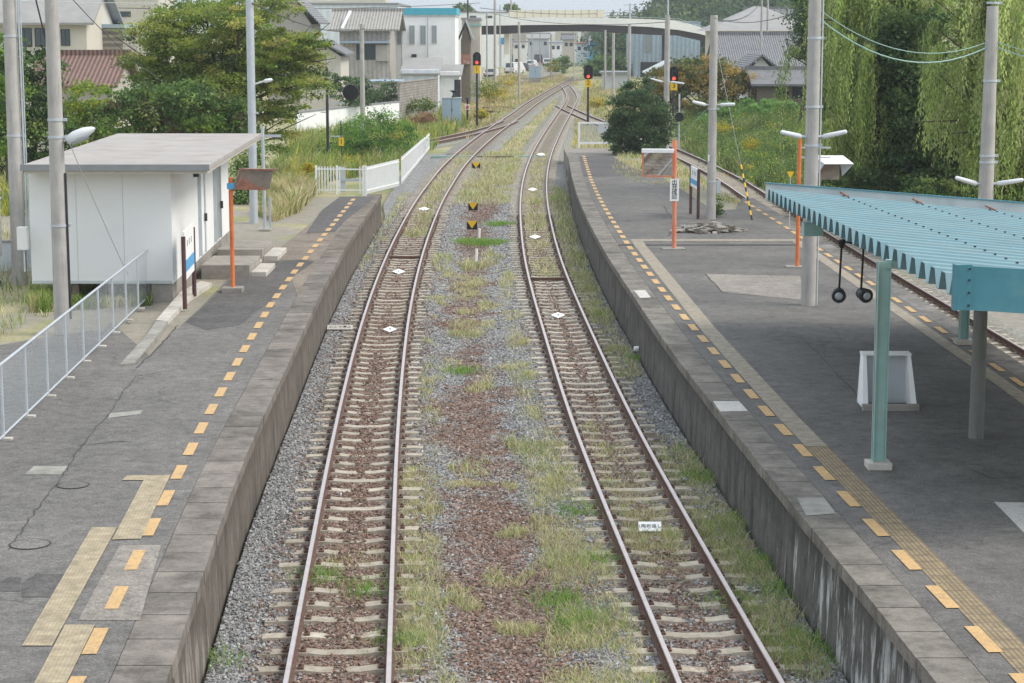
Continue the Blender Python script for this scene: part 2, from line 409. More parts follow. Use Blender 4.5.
def ballastmat():
    m, n, b = NT('ballast_bed')
    v = n.nodes.new('ShaderNodeTexVoronoi'); v.inputs['Scale'].default_value = 17; n.links.new(pos(n), v.inputs['Vector'])
    sx = n.nodes.new('ShaderNodeSeparateColor'); n.links.new(v.outputs['Color'], sx.inputs[0])
    gray = ramp(n, sx.outputs[0], [(0, (.12, .12, .12)), (.5, (.24, .24, .235)), (1, (.40, .40, .39))])
    rust = ramp(n, sx.outputs[0], [(0, (.07, .045, .035)), (.5, (.16, .105, .08)), (1, (.28, .21, .17))])
    a = attr(n, 'rust'); f = math_(n, 'ADD', a.outputs['Fac'], math_(n, 'MULTIPLY', math_(n, 'SUBTRACT', sx.outputs[1], .5), .8), True)
    c = mixc(n, f, gray, rust)
    d = n.nodes.new('ShaderNodeMapRange'); d.inputs[1].default_value = .0; d.inputs[2].default_value = .55; d.inputs[3].default_value = 1; d.inputs[4].default_value = .35
    n.links.new(v.outputs['Distance'], d.inputs[0])
    g = attr(n, 'grass'); gn = noise(n, 6, 6, None, .75)
    gf = math_(n, 'MULTIPLY', g.outputs['Fac'], math_(n, 'GREATER_THAN', gn, .42))
    gc = ramp(n, noise(n, 10, 5), [(.3, (.18, .19, .08)), (.7, (.32, .30, .17))])
    c = mixc(n, math_(n, 'MULTIPLY', gf, .75), c, gc)
    n.links.new(c, b.inputs['Base Color']); b.inputs['Roughness'].default_value = .95
    bump(n, b, d.outputs[0], 1.0, .04)
    return m
M['ballast'] = ballastmat()
# ================================================================ curves of the line (metres, rail top z = 0, seen from the footbridge)
YF = np.arange(4, 460, .5)
def smooth_curve(pts, win=6.0):
    pts = np.array(sorted(pts, key=lambda q: q[1])); ys = pts[:, 1]; xs = pts[:, 0]
    lo = xs[0] + (YF - ys[0]) * (xs[1] - xs[0]) / (ys[1] - ys[0]); hi = xs[-1] + (YF - ys[-1]) * (xs[-1] - xs[-2]) / (ys[-1] - ys[-2])
    v = np.interp(YF, ys, xs); v = np.where(YF < ys[0], lo, np.where(YF > ys[-1], hi, v))
    for _ in range(3):
        k = int(win / .5); ker = np.ones(2 * k + 1) / (2 * k + 1); v = np.convolve(np.pad(v, k, mode='reflect', reflect_type='odd'), ker, 'valid')
    return lambda y: np.interp(y, YF, v)
XA = smooth_curve([(-1.93, 21.1), (-2.64, 35.1), (-3.14, 48.1), (-3.36, 57.5), (-3.47, 65), (-3.52, 74), (-3.51, 84), (-3.33, 95), (-3.12, 106), (-2.56, 120), (-1.75, 136), (-.75, 153), (.3, 169), (1.75, 195), (3.8, 225), (5.8, 252), (8.3, 285), (13.3, 365), (17.5, 440)], 4)
XB = smooth_curve([(2.41, 21.1), (1.68, 35.1), (1.29, 48.1), (1.03, 57.8), (.92, 65), (.885, 74), (.89, 82), (1.03, 93), (1.27, 103), (1.78, 118), (2.97, 143.7), (5.05, 184), (5.85, 200), (6.4, 213), (6.75, 230), (6.9, 250), (7.0, 262)], 4)
XC = smooth_curve([(11.15, 15), (11.05, 40), (10.85, 52), (10.65, 65), (10.6, 82), (10.6, 95), (10.1, 110), (9.4, 122), (7.9, 141), (7.0, 154), (5.9, 170), (5.0, 186), (4.6, 195)], 4)
XD = smooth_curve([(-15.5, 95), (-12.6, 105), (-10.0, 114), (-7.4, 122), (-5.2, 130), (-2.9, 140), (-1.3, 149), (-.3, 157), (.3, 168)], 2)
XLE = smooth_curve([(-3.30, 18.2), (-3.56, 22.6), (-3.74, 25.3), (-3.90, 28.4), (-4.38, 42.7), (-4.6, 49.2), (-4.71, 54), (-4.8, 59), (-4.86, 65), (-4.93, 75)], 2)
XRE = smooth_curve([(2.74, 97.8), (2.52, 84), (2.43, 75), (2.44, 67), (2.5, 60.6), (2.6, 54), (2.78, 47.5), (2.95, 41), (3.11, 36.6), (3.3, 32.4), (3.5, 28.3), (3.66, 24.8), (3.86, 21.5), (3.98, 18.9)], 2)
XR2 = lambda y: np.interp(y, [0, 40, 50, 68, 85, 100], [9.46, 9.43, 9.36, 8.95, 8.7, 8.5])
LEND, REND = 75.5, 98.0
ZP_L, ZP_R = .95, 1.0
def sstep(a, b, t):
    t = np.clip((t - a) / (b - a), 0, 1); return t * t * (3 - 2 * t)
def vnoise(x, y, sc, seed=0):
    """smooth value noise for laying out patches"""
    r = np.random.default_rng(seed); g = r.random((64, 64)); X_ = np.asarray(x) / sc; Y_ = np.asarray(y) / sc
    i = np.floor(X_).astype(int); j = np.floor(Y_).astype(int); fx = X_ - i; fy = Y_ - j; fx = fx * fx * (3 - 2 * fx); fy = fy * fy * (3 - 2 * fy)
    q = lambda a, b: g[a % 64, b % 64]
    return (q(i, j) * (1 - fx) + q(i + 1, j) * fx) * (1 - fy) + (q(i, j + 1) * (1 - fx) + q(i + 1, j + 1) * fx) * fy
def terr(x, y):
    x = np.asarray(x, float); y = np.asarray(y, float)
    base = -.3 + 0 * x
    l = sstep(-.5, -.9, x - XLE(y)) * (1 - sstep(LEND + .5, LEND + 6, y)) * 1.19
    l2 = sstep(-6.0, -10, x - XA(y)) * sstep(LEND, LEND + 6, y) * .45
    r = sstep(.4, .8, x - XRE(y)) * (1 - sstep(.3 , .7 + 1.6 * sstep(70, 76, y), x - XR2(y) + .9 + .5 * sstep(70, 80, y))) * (1 - sstep(REND, REND + 12, y)) * 1.2
    rb = sstep(13.2, 16.5, x - .0 * y) * (.9 + .7 * sstep(16, 30, x)) * (1 - sstep(150, 200, y))
    rb2 = sstep(2.5, 8, x - XC(np.minimum(y, 190))) * sstep(80, 100, y) * .5
    n = (vnoise(x, y, 3.1, 3) - .5) * .12
    out = (np.abs(x) > 6) * 1.0
    return base + np.maximum(l, l2) + r + np.maximum(rb, rb2) + n * out * (y > 76)
xs = np.concatenate([np.linspace(-2500, -60, 16), np.arange(-50, -16, 2.0), np.arange(-16, 20, .4), np.arange(20, 60, 2.0), np.linspace(70, 2500, 16)])
ys = np.concatenate([np.linspace(-300, 0, 5)[:-1], np.arange(0, 130, .8), np.arange(130, 330, 3.0), np.linspace(340, 4500, 28)])
XX, YY = np.meshgrid(xs, ys); ZZ = terr(XX, YY)
V = np.stack([XX.ravel(), YY.ravel(), ZZ.ravel()], 1); nx, ny = len(xs), len(ys)
I = np.arange(nx * ny).reshape(ny, nx); Fq = np.stack([I[:-1, :-1].ravel(), I[:-1, 1:].ravel(), I[1:, 1:].ravel(), I[1:, :-1].ravel()], 1)
bare = np.where((V[:, 1] < 75) & (V[:, 0] < -4), .85, 0) * (vnoise(V[:, 0], V[:, 1], 2.0, 5) > .25)
bare = np.maximum(bare, .95 * (np.abs(V[:, 0] - 13.0) < 1.8) * (V[:, 1] < 120))
bare = np.maximum(bare, .6 * (V[:, 0] > 3) * (V[:, 0] < 9) * (V[:, 1] < 115) * (V[:, 1] > 60))
o = link('ground', npmesh('ground', V, Fq, [M['ground']], {'bare': ('POINT', bare)}, smooth=True)); tag(o, kind='structure')

# ---------------------------------------------------------------- ballast bed
def rust_of(x, y):
    a = np.abs(x - XA(y)); b = np.abs(x - XB(y)); n = vnoise(x, y, .7, 8) * .5 + vnoise(x, y, .25, 9) * .5
    ra = np.clip(1.35 - a / .95 + (n - .5) * .6, 0, 1) * np.where(y < 120, 1, .6)
    rb = np.clip(1.05 - b / 1.0 + (n - .5) * 1.0, 0, 1) * .85
    cx = np.interp(y, [20, 26, 34, 55, 90], [.15, -.05, -.55, -1.3, -1.2]); wd = np.interp(y, [20, 34, 60], [.65, .75, .5])
    n3 = vnoise(x, y, 1.6, 77) * .6 + vnoise(x, y, .45, 78) * .4; rc = np.clip(1.45 - np.abs(x - cx) / wd + (n3 - .5) * 2.6, 0, 1) * .9
    return np.clip(np.maximum(np.maximum(ra, rb), rc), 0, 1)
def grass_of(x, y):
    """0..1 how grassy the line is at a place, read from the photograph"""
    n = vnoise(x, y, .9, 21) * .6 + vnoise(x, y, .35, 22) * .4
    a = x - XA(y); b = x - XB(y); g = np.zeros_like(x)
    def band(lo, hi, y0, y1, amt, soft=.25):
        nonlocal g
        q = sstep(lo - soft, lo + soft, x) * (1 - sstep(hi - soft, hi + soft, x)) * sstep(y0 - 1.2, y0 + 1.2, y) * (1 - sstep(y1 - 1.5, y1 + 1.5, y)) * amt
        g = np.maximum(g, q)
    fb = XRE(y) - .1
    band(XB(y) + .68, fb - .05, 22.0, 35, 1.35); band(XB(y) + .75, fb - .1, 41, 92, 1.2); band(XB(y) + .9, fb - .5, 20, 22.6, .5)
    band(XA(y) + .62, XA(y) + 1.25, 22.0, 33, .75); band(XA(y) + .9, XA(y) + 1.5, 33, 45, .35)
    band(np.interp(y, [18, 30], [.15, .75]), XB(y) - .75, 18, 25.5, .7); band(XB(y) - 1.7, XB(y) - .8, 25, 36, .7); band(XB(y) - 1.5, XB(y) - 1.0, 36, 62, .45)
    band(XB(y) - .42, XB(y) + .42, 26, 37, .62); band(XB(y) - .45, XB(y) + .45, 58, 160, .45); band(XA(y) - .45, XA(y) + .45, 70, 150, .4)
    band(XA(y) - .45, XA(y) + .45, 24.0, 27.5, .32); band(-3.0, -1.3, 20, 25, 0)
    band(XA(y) + 1.0, XB(y) - 1.0, 84, 200, .6); band(XA(y) + 1.3, XA(y) + 2.3, 54, 60, .5); band(-1.6, -.7, 47, 50.5, .85); band(-.9, -.5, 62, 66, .9); band(-1.9, -.8, 57, 59.5, .9)
    band(XLE(y) + .05, XLE(y) + .5, 60, 90, .35)
    pt = vnoise(x * 1.0, y * .55, .62, 88) * .65 + vnoise(x, y * .6, .25, 89) * .35
    mid = sstep(.75, 1.1, a) * sstep(-.75, -1.1, b) * sstep(19, 21, y) * (1 - sstep(60, 70, y)); g = np.maximum(g * np.where(mid > .5, .8, 1), mid * sstep(.56, .70, pt) * .85)
    return np.clip(g * (n * 1.9), 0, 1)
bx_ = np.linspace(0, 1, 60); by_ = np.concatenate([np.arange(12, 50, .2), np.arange(50, 120, .5)])
TT, BY = np.meshgrid(bx_, by_)
lft = XLE(BY) + .04 - np.where(BY > LEND, sstep(LEND, LEND + 10, BY) * .5, 0); rgt = np.where(BY < 112, XRE(np.minimum(BY, REND)) - .04 + sstep(REND, 112, BY) * .3, XB(BY) + 1.6)
BX = lft + (rgt - lft) * TT
def bedz(x, y):
    a = np.minimum(np.abs(x - XA(y)), np.abs(x - XB(y)))
    return -.180 + (vnoise(x, y, .5, 31) - .5) * .03 - .05 * sstep(1.1, 1.9, a) + .05 * sstep(.5, 0, x - XLE(y)) * 1
V = np.stack([BX.ravel(), BY.ravel(), bedz(BX, BY).ravel()], 1); nx, ny = len(bx_), len(by_)
I = np.arange(nx * ny).reshape(ny, nx); Fq = np.stack([I[:-1, :-1].ravel(), I[:-1, 1:].ravel(), I[1:, 1:].ravel(), I[1:, :-1].ravel()], 1)
o = link('ballast', npmesh('ballast', V, Fq, [M['ballast']], {'rust': ('POINT', rust_of(V[:, 0], V[:, 1])), 'grass': ('POINT', grass_of(V[:, 0], V[:, 1]))}, smooth=True)); tag(o, kind='structure')
def strip(name, fx, hw, y0, y1, z, step=1.0, m='ballast'):
    yy = np.arange(y0, y1, step); x_ = fx(yy); tt = np.linspace(-1, 1, 9); XX = x_[:, None] + tt[None] * hw; YY = np.repeat(yy[:, None], 9, 1)
    ZZ = z - .12 * (np.abs(tt[None]) > .9) + 0 * XX
    V = np.stack([XX.ravel(), YY.ravel(), ZZ.ravel()], 1); I = np.arange(len(yy) * 9).reshape(len(yy), 9)
    Fq = np.stack([I[:-1, :-1].ravel(), I[:-1, 1:].ravel(), I[1:, 1:].ravel(), I[1:, :-1].ravel()], 1)
    rr = np.clip(.9 - np.abs(V[:, 0] - fx(V[:, 1])) / hw * .9, 0, 1); gg = vnoise(V[:, 0], V[:, 1], 1.3, 4) * .9
    o = link(name, npmesh(name, V, Fq, [M[m]], {'rust': ('POINT', rr), 'grass': ('POINT', gg * .7)}, smooth=True)); tag(o, kind='structure')
strip('ballast', XA, 1.6, 118, 450, -.14, 2); strip('ballast', XB, 1.5, 110, 262, -.15, 2); strip('ballast', XC, 1.75, 20, 185, -.17); strip('ballast', XD, 1.4, 95, 160, -.16)

# ---------------------------------------------------------------- tracks: rails, sleepers (100 separate, the rest one row)
def rail_mesh(fx, side, y0, y1, step):
    yy = np.arange(y0, y1 + step * .5, step); cx = fx(yy); dx = np.gradient(cx, yy); L = np.sqrt(1 + dx * dx); nxv, nyv = 1 / L, -dx / L
    prof = [(-.032, -.012, 0), (-.026, 0, 1), (.026, 0, 0), (.032, -.012, 0), (.032, -.036, 0), (.009, -.05, 0), (.009, -.115, 0), (.06, -.138, 0), (.06, -.153, 0), (-.06, -.153, 0), (-.06, -.138, 0), (-.009, -.115, 0), (-.009, -.05, 0), (-.032, -.036, 0)]
    k = len(prof); V = []
    for j, (a, z, _) in enumerate(prof):
        off = side * .5665 + a; V.append(np.stack([cx + nxv * off, yy + nyv * off, z + 0 * yy], 1))
    V = np.stack(V, 1).reshape(-1, 3); n = len(yy); Fq = []; mi = []
    for i in range(n - 1):
        for j in range(k):
            Fq.append((i * k + j, i * k + (j + 1) % k, (i + 1) * k + (j + 1) % k, (i + 1) * k + j)); mi.append(1 if j in (0, 1, 2) else 0)
    return V, Fq, mi
def sleeper_mb(dirt=0):
    b = MB(); hw = .12
    xs_ = [-1.0, -.82, -.4, -.22, .22, .4, .82, 1.0]; zs = [-.150, -.142, -.138, -.160, -.160, -.138, -.142, -.150]
    vs = []
    for x, z in zip(xs_, zs):
        for (y, zz) in ((-hw, z - .17), (-hw + .02, z), (hw - .02, z), (hw, z - .17)): vs.append((x, y, zz))
    fs = []
    for i in range(len(xs_) - 1):
        a = i * 4; c = a + 4
        for j in range(3): fs.append((a + j, a + j + 1, c + j + 1, c + j))
    fs += [(0, 1, 2, 3), (28, 31, 30, 29)]
    b.add(vs, fs, 0)
    for s in (-1, 1):                       # rail clips and bolts
        for q in (-.105, .105):
            b.box(s * .5665 + q - .035, s * .5665 + q + .035, -.06, .06, -.152, -.115, 1)
            b.tube((s * .5665 + q, 0, -.12), (s * .5665 + q, 0, -.085), .018, n=6, mi=1)
    return b
def sleepm():
    m, n, b = NT('sleeper_concrete'); oi = n.nodes.new('ShaderNodeObjectInfo')
    c = ramp(n, noise(n, 6, 7, None, .72), [(.3, (.30, .26, .20)), (.5, (.43, .385, .31)), (.72, (.55, .50, .42))])
    t = ramp(n, oi.outputs['Random'], [(0, (.36, .35, .34)), (1, (.56, .56, .56))]); c = mixc(n, .8, c, t, 'OVERLAY')
    sm = n.nodes.new('ShaderNodeMapRange'); sm.inputs[1].default_value = .52; sm.inputs[2].default_value = .66; sm.inputs[4].default_value = .75
    n.links.new(noise(n, 3.2, 8, None, .75), sm.inputs[0]); c = mixc(n, sm.outputs[0], c, (.20, .13, .10))
    n.links.new(c, b.inputs['Base Color']); b.inputs['Roughness'].default_value = .9; bump(n, b, noise(n, 30, 4), .3, .01); return m
M['sleeper'] = sleepm()
def track(label, fx, y0, y1, pitch, nsep=100, group='railway tracks of the station yard', timber=False, step=.8, row_end=None):
    t = thing('railway_track', (float(fx(y0)), y0, 0), label, 'railway track', group)
    for s in (-1, 1):
        V, Fq, mi = rail_mesh(fx, s, y0, y1, step); V = V - np.array([t.location.x, y0, 0])
        link('rail', npmesh('rail', V, Fq, [M['rust_rail'], M['railtop']], midx=mi), t)
    ysl = np.arange(y0 + .3, row_end or y1, pitch)
    protos = []
    for mm in (('wood' if timber else 'sleeper'),):
        protos.append(sleeper_mb())
    me = None; rest = MB()
    for i, y in enumerate(ysl):
        x = float(fx(y)); a = math.atan2(float(fx(y + .5) - fx(y - .5)), 1.0); jx = random.uniform(-.03, .03); ja = random.uniform(-.008, .008)
        if i < nsep:
            if me is None:
                o = protos[0].build('sleeper', [M['wood' if timber else 'sleeper'], M['rust_rail']], t); me = o.data
            else: o = link('sleeper', me, t)
            o.location = (x - t.location.x + jx, y - y0, random.uniform(-.006, .006)); o.rotation_euler = (0, 0, -a + ja)
        else:
            if pitch * 1 and y > 330: continue
            ca, sa = math.cos(-a), math.sin(-a); base = protos[0]
            rest.add([(x - t.location.x + vx * ca - vy * sa, y - y0 + vx * sa + vy * ca, vz) for vx, vy, vz in base.v[:32]], base.f[:23], 0)
    if rest.v:
        o = rest.build('sleeper_row', [M['wood' if timber else 'sleeper']], t); tag(o, kind='stuff')
    return t
track('shiny railed track curving past the left platform with brown stained sleepers', XA, 14, 440, .645)
track('track with grassy sleepers running along the foot of the island platform', XB, 14, 262, .645)
track('track on the far right side of the island platform under the canopy', XC, 24, 192, .66, 100, timber=False)
track('rusty siding branching off to the left behind the white fence', XD, 96, 160, .7, 90, timber=True)

# ---------------------------------------------------------------- loose ballast stones (uncountable)
def stones(n, y0, y1, smin, smax, seed):
    r = np.random.default_rng(seed); y = r.uniform(y0, y1, n); x = XLE(y) + .05 + r.random(n) * (XRE(y) - XLE(y) - .1)
    a = x - XA(y); b = x - XB(y); t = np.where(np.abs(a) < np.abs(b), a, b); ta = np.abs(t)
    keep = (np.abs(ta - .5665) > .10)
    iy = ((y - 14.3) / .645); k = np.round(iy); dy = np.abs(iy - k) * .645
    hsh = (np.sin(k * 12.9898 + np.where(np.abs(a) < np.abs(b), 0, 7)) * 43758.5) % 1
    mid = (hsh > .18) * (.04 + .20 * hsh * (np.abs(a) < np.abs(b)) + .12 * hsh * (np.abs(a) >= np.abs(b)))
    cov_end = .80 + .25 * ((hsh * 7) % 1)
    onsl = (dy < .13) & (ta < 1.02)
    keep &= ~(onsl & (ta > mid) & (ta < cov_end))
    x = x[keep]; y = y[keep]; onsl = onsl[keep]; m = len(x)
    z = np.where(onsl & (ta[keep] < .4), -.150, np.where(onsl, -.140, bedz(x, y))) + r.uniform(-.012, .020, m)
    s = r.uniform(smin, smax, m)[:, None] * r.uniform(.6, 1.25, (m, 3)) * np.array([1, 1, .75])
    base = np.array([(1, 0, 0), (-1, 0, 0), (0, 1, 0), (0, -1, 0), (0, 0, 1), (0, 0, -1)], float); jit = r.uniform(.75, 1.3, (m, 6, 1)); v = base[None] * jit * s[:, None]
    v += r.normal(0, .18, (m, 6, 3)) * s[:, None]
    th = r.uniform(0, 2 * np.pi, m); ph = r.uniform(-.9, .9, m); c, s_ = np.cos(th)[:, None], np.sin(th)[:, None]; c2, s2 = np.cos(ph)[:, None], np.sin(ph)[:, None]
    X1 = v[..., 0]; Y1 = v[..., 1] * c2 - v[..., 2] * s2; Z1 = v[..., 1] * s2 + v[..., 2] * c2
    X2 = X1 * c - Y1 * s_; Y2 = X1 * s_ + Y1 * c
    P = np.stack([X2 + x[:, None], Y2 + y[:, None], Z1 + z[:, None]], -1).reshape(-1, 3)
    fb = np.array([(0, 2, 4), (2, 1, 4), (1, 3, 4), (3, 0, 4), (2, 0, 5), (1, 2, 5), (3, 1, 5), (0, 3, 5)]); Fq = (np.arange(m)[:, None, None] * 6 + fb[None]).reshape(-1, 3)
    ru = rust_of(x, y); isr = r.random(m) < ru * 1.05; g = r.uniform(.14, .42, m)
    gray = np.stack([g, g * .99, g * .98], 1); hi = r.random(m) < .08; gray[hi] *= 1.5
    q = r.uniform(.5, 1.3, m)[:, None]; rust = np.array([[.25, .165, .13]]) * q; lt = r.random(m) < .16; rust[lt] = np.array([.36, .30, .25]) * r.uniform(.7, 1.2, (lt.sum(), 1))
    col = np.where(isr[:, None], rust, gray); return P, Fq, np.repeat(col, 8, 0)
for (n, y0, y1, a, b, sd_) in ((78000, 19, 33, .016, .031, 1), (52000, 33, 50, .018, .034, 2), (30000, 50, 85, .024, .042, 3)):
    P, Fq, colr = stones(n, y0, y1, a, b, sd_)
    o = link('ballast_stones', npmesh('ballast_stones', P, Fq, [M['stone']], {'tint': ('FACE', colr)})); tag(o, 'loose grey and rust brown ballast stones between the two platforms', 'ballast', kind='stuff')

# ---------------------------------------------------------------- blades (grass, weeds): uncountable growth
def blades(name, x, y, z, h, wdt, cols, label, cat, seed=0, lean=.45, flat=0):
    r = np.random.default_rng(seed); m = len(x); th = r.uniform(0, 2 * np.pi, m); ln = r.normal(0, lean, m) * h; ln2 = r.normal(0, lean, m) * h
    dx, dy = np.cos(th) * wdt / 2, np.sin(th) * wdt / 2
    b0 = np.stack([x - dx, y - dy, z], 1); b1 = np.stack([x + dx, y + dy, z], 1)
    m1 = np.stack([x + dx * .8 + ln * .35, y + dy * .8 + ln2 * .35, z + h * .6], 1); m0 = np.stack([x - dx * .8 + ln * .35, y - dy * .8 + ln2 * .35, z + h * .6], 1)
    t1 = np.stack([x + dx * .1 + ln, y + dy * .1 + ln2, z + h], 1); t0 = np.stack([x - dx * .1 + ln, y - dy * .1 + ln2, z + h], 1)
    V = np.stack([b0, b1, m1, m0, t1, t0], 1).reshape(-1, 3); fb = np.array([(0, 1, 2, 3), (3, 2, 4, 5)]); Fq = (np.arange(m)[:, None, None] * 6 + fb).reshape(-1, 4)
    o = link(name, npmesh(name, V, Fq, [M['blade']], {'tint': ('FACE', np.repeat(cols, 2, 0))})); return tag(o, label, cat, kind='stuff')
def scat(n, y0, y1, x0, x1, dens, seed):
    r = np.random.default_rng(seed); y = r.uniform(y0, y1, n); x = x0(y) + r.random(n) * (x1(y) - x0(y)); k = r.random(n) < dens(x, y); return x[k], y[k]
def gcol(n, seed, pal, wts):
    r = np.random.default_rng(seed); i = r.choice(len(pal), n, p=np.array(wts) / sum(wts)); return np.array(pal)[i] * r.uniform(.75, 1.25, (n, 1))
PG = [(.27, .40, .10), (.44, .48, .17), (.60, .56, .29), (.60, .53, .36), (.34, .26, .18)]
for k_, (n, y0, y1, hs, wd) in enumerate(((230000, 19.5, 32, .075, .009), (150000, 32, 60, .10, .014), (70000, 60, 120, .16, .028))):
    x, y = scat(n, y0, y1, XLE, lambda q: np.where(q < REND, XRE(q), XB(q) + 2.6), lambda x, y: np.clip(grass_of(x, y) * 1.5 - .25, 0, 1), 40 + k_)
    r = np.random.default_rng(k_); gr = np.clip(vnoise(x, y, 1.1, 66) * 1.4 - .2, 0, 1); c = gcol(len(x), k_, PG[1:], [4, 5, 5, 2.5]); g2 = gcol(len(x), k_ + 9, PG[:3], [6, 4, 1])
    near = (XB(y) + .7 < x) * .35; pick = r.random(len(x)) < gr * .45 + near * .6; c[pick] = g2[pick]
    rail = np.minimum(np.abs(np.abs(x - XA(y)) - .5665), np.abs(np.abs(x - XB(y)) - .5665)) < .07; ok = ~rail
    h = hs * r.uniform(.35, 1.5, len(x)) * (.6 + gr * .9)
    blades('grass', x[ok], y[ok], bedz(x, y)[ok] - .01, h[ok], wd, c[ok], 'thin green and straw coloured grass growing in the ballast', 'grass', k_, .55)
# greener single tufts
tufts = [at(800, 640, -.15), at(835, 650, -.15), at(765, 560, -.15), at(745, 520, -.15), at(780, 590, -.15), at(728, 600, -.15), at(470, 241, -.15), at(480, 243, -.15), at(492, 242, -.15), at(500, 224, -.15), at(583, 620, -.15), at(560, 600, -.15), at(600, 560, -.15), at(580, 510, -.15), at(398, 640, -.15), at(210, 664, -.2), at(320, 577, -.15), at(366, 590, -.15), at(462, 370, -.15), at(600, 235, -.2), at(582, 200, -.2), at(700, 480, -.2), at(640, 360, -.2)]
xs_, ys_, cs_, hs_ = [], [], [], []
r = np.random.default_rng(5)
for i, p in enumerate(tufts):
    n = 300 if p.y < 60 else 800; spd = .2 if p.y < 60 else .3
    xs_.append(r.normal(p.x, spd, n)); ys_.append(r.normal(p.y, spd * 1.2, n)); hs_.append(r.uniform(.04, .17, n) * (1 if p.y < 60 else 1.1)); cs_.append(gcol(n, i, [(.16, .32, .06), (.27, .42, .09), (.36, .42, .13)], [5, 4, 2]))
x = np.concatenate(xs_); y = np.concatenate(ys_); kk = (x > XLE(y) + .03) & (x < XRE(y) - .02)
blades('weed_tufts', x[kk], y[kk], np.full(kk.sum(), -.19), np.concatenate(hs_)[kk], .012, np.concatenate(cs_)[kk], 'bright green weed tufts in the ballast and at the wall foot', 'weeds', 3, .5)

# ================================================================ platforms
def polysheet(name, pts, z, m, parent, inset=0):
    import bmesh
    me = bpy.data.meshes.new(name); bm = bmesh.new(); vs = [bm.verts.new((p[0], p[1], z)) for p in pts]
    es = [bm.edges.new((vs[i], vs[(i + 1) % len(vs)])) for i in range(len(vs))]
    bmesh.ops.triangle_fill(bm, use_beauty=True, use_dissolve=False, edges=es, normal=(0, 0, 1)); bmesh.ops.recalc_face_normals(bm, faces=bm.faces)
    for f in bm.faces:
        if f.normal.z < 0: f.normal_flip()
    bm.to_mesh(me); bm.free(); me.materials.append(m); return link(name, me, parent)
def coping(parent, fedge, sgn, y0, y1, wid, z, pitch, base, overhang=.04):
    V = []; Fq = []; C = []; y = y0; r = random.Random(3)
    while y < y1:
        ye = min(y + pitch - .022, y1); xa, xb = float(fedge(y)), float(fedge(ye)); dz = r.uniform(-.002, .002); j = r.uniform(-.004, .004)
        i0, i1 = xa - sgn * overhang * 0 + sgn * j, xb + sgn * j
        b = len(V)
        for zz in (z - .16, z + dz):
            V += [(i0, y, zz), (xa + sgn * wid, y, zz), (xb + sgn * wid, ye, zz), (i1, ye, zz)]
        fs = [(0, 3, 2, 1), (4, 5, 6, 7), (0, 1, 5, 4), (1, 2, 6, 5), (2, 3, 7, 6), (3, 0, 4, 7)]; t = r.uniform(.87, 1.1)
        for f in fs: Fq.append([b + q for q in f]); C.append(tuple(c * t for c in base))
        y += pitch
    me = npmesh('coping', V, Fq, [M['coping']], {'tint': ('FACE', C)}); return link('coping', me, parent)
def copmat():
    m, n, b = NT('coping_stone'); a = attr(n, 'tint')
    c = mixc(n, .8, a.outputs['Vector'], ramp(n, noise(n, 9.0, 8, None, .75), [(.25, (.36, .35, .34)), (.5, (.5, .5, .5)), (.75, (.64, .63, .61))]), 'OVERLAY')
    c = mixc(n, .85, c, ramp(n, noise(n, 1.7, 9, None, .75), [(.36, (.20, .195, .18)), (.52, (.5, .49, .47)), (.68, (.74, .73, .70))]), 'OVERLAY')
    c = mixc(n, .5, c, ramp(n, noise(n, 40, 4, None, .8), [(.3, (.3, .3, .3)), (.7, (.7, .7, .7))]), 'OVERLAY')
    n.links.new(c, b.inputs['Base Color']); b.inputs['Roughness'].default_value = .9; bump(n, b, noise(n, 30, 5), .4, .015); return m
M['coping'] = copmat()
def wallface(parent, fedge, sgn, y0, y1, ztop, m, inset=.05, body=.5):
    yy = np.arange(y0, y1 + .01, .5); zz = [-.45, 0, .3, .6, ztop - .16]; V = []; Fq = []
    for y in yy:
        x = float(fedge(y)) + sgn * inset
        for i, z in enumerate(zz): V.append((x + sgn * (.0 if i else -.0) - sgn * (.04 * (1 - i / 4)), y, z))
    k = len(zz); n = len(yy)
    for i in range(n - 1):
        for j in range(k - 1): Fq.append((i * k + j, (i + 1) * k + j, (i + 1) * k + j + 1, i * k + j + 1))
    b = len(V)
    for y in yy: V.append((float(fedge(y)) + sgn * body, y, -.45)); V.append((float(fedge(y)) + sgn * body, y, ztop - .16))
    for i in range(n - 1): Fq.append((b + 2 * i, b + 2 * i + 1, b + 2 * i + 3, b + 2 * i + 2))
    for i in (0, n - 1):
        for j in range(1): Fq.append((i * k, i * k + k - 1, b + 2 * i + 1, b + 2 * i))
    return link('retaining_wall', npmesh('retaining_wall', V, Fq, [m]), parent)
def dashes(parent, pts, z, wid, fr, m, name='painted_dashes', sidefn=None):
    """pts: list of dash centres along the line"""
    P = [Vector((x, y, 0)) for x, y in pts]; r = random.Random(4)
    for i, p in enumerate(P):
        q = P[min(i + 1, len(P) - 1)]; o_ = P[max(i - 1, 0)]; d = (q - o_).normalized(); L = (q - o_).length / (2 if 0 < i < len(P) - 1 else 1) * fr / 2; n = Vector((d.y, -d.x, 0)) * wid / 2
        j = r.uniform(-.012, .012); b = MB()
        b.add([(v.x, v.y, z) for v in (p - d * L - n + n * j, p - d * L + n, p + d * L + n, p + d * L - n + n * j)], [(0, 1, 2, 3)])
        b.build('painted_dash', m, parent)
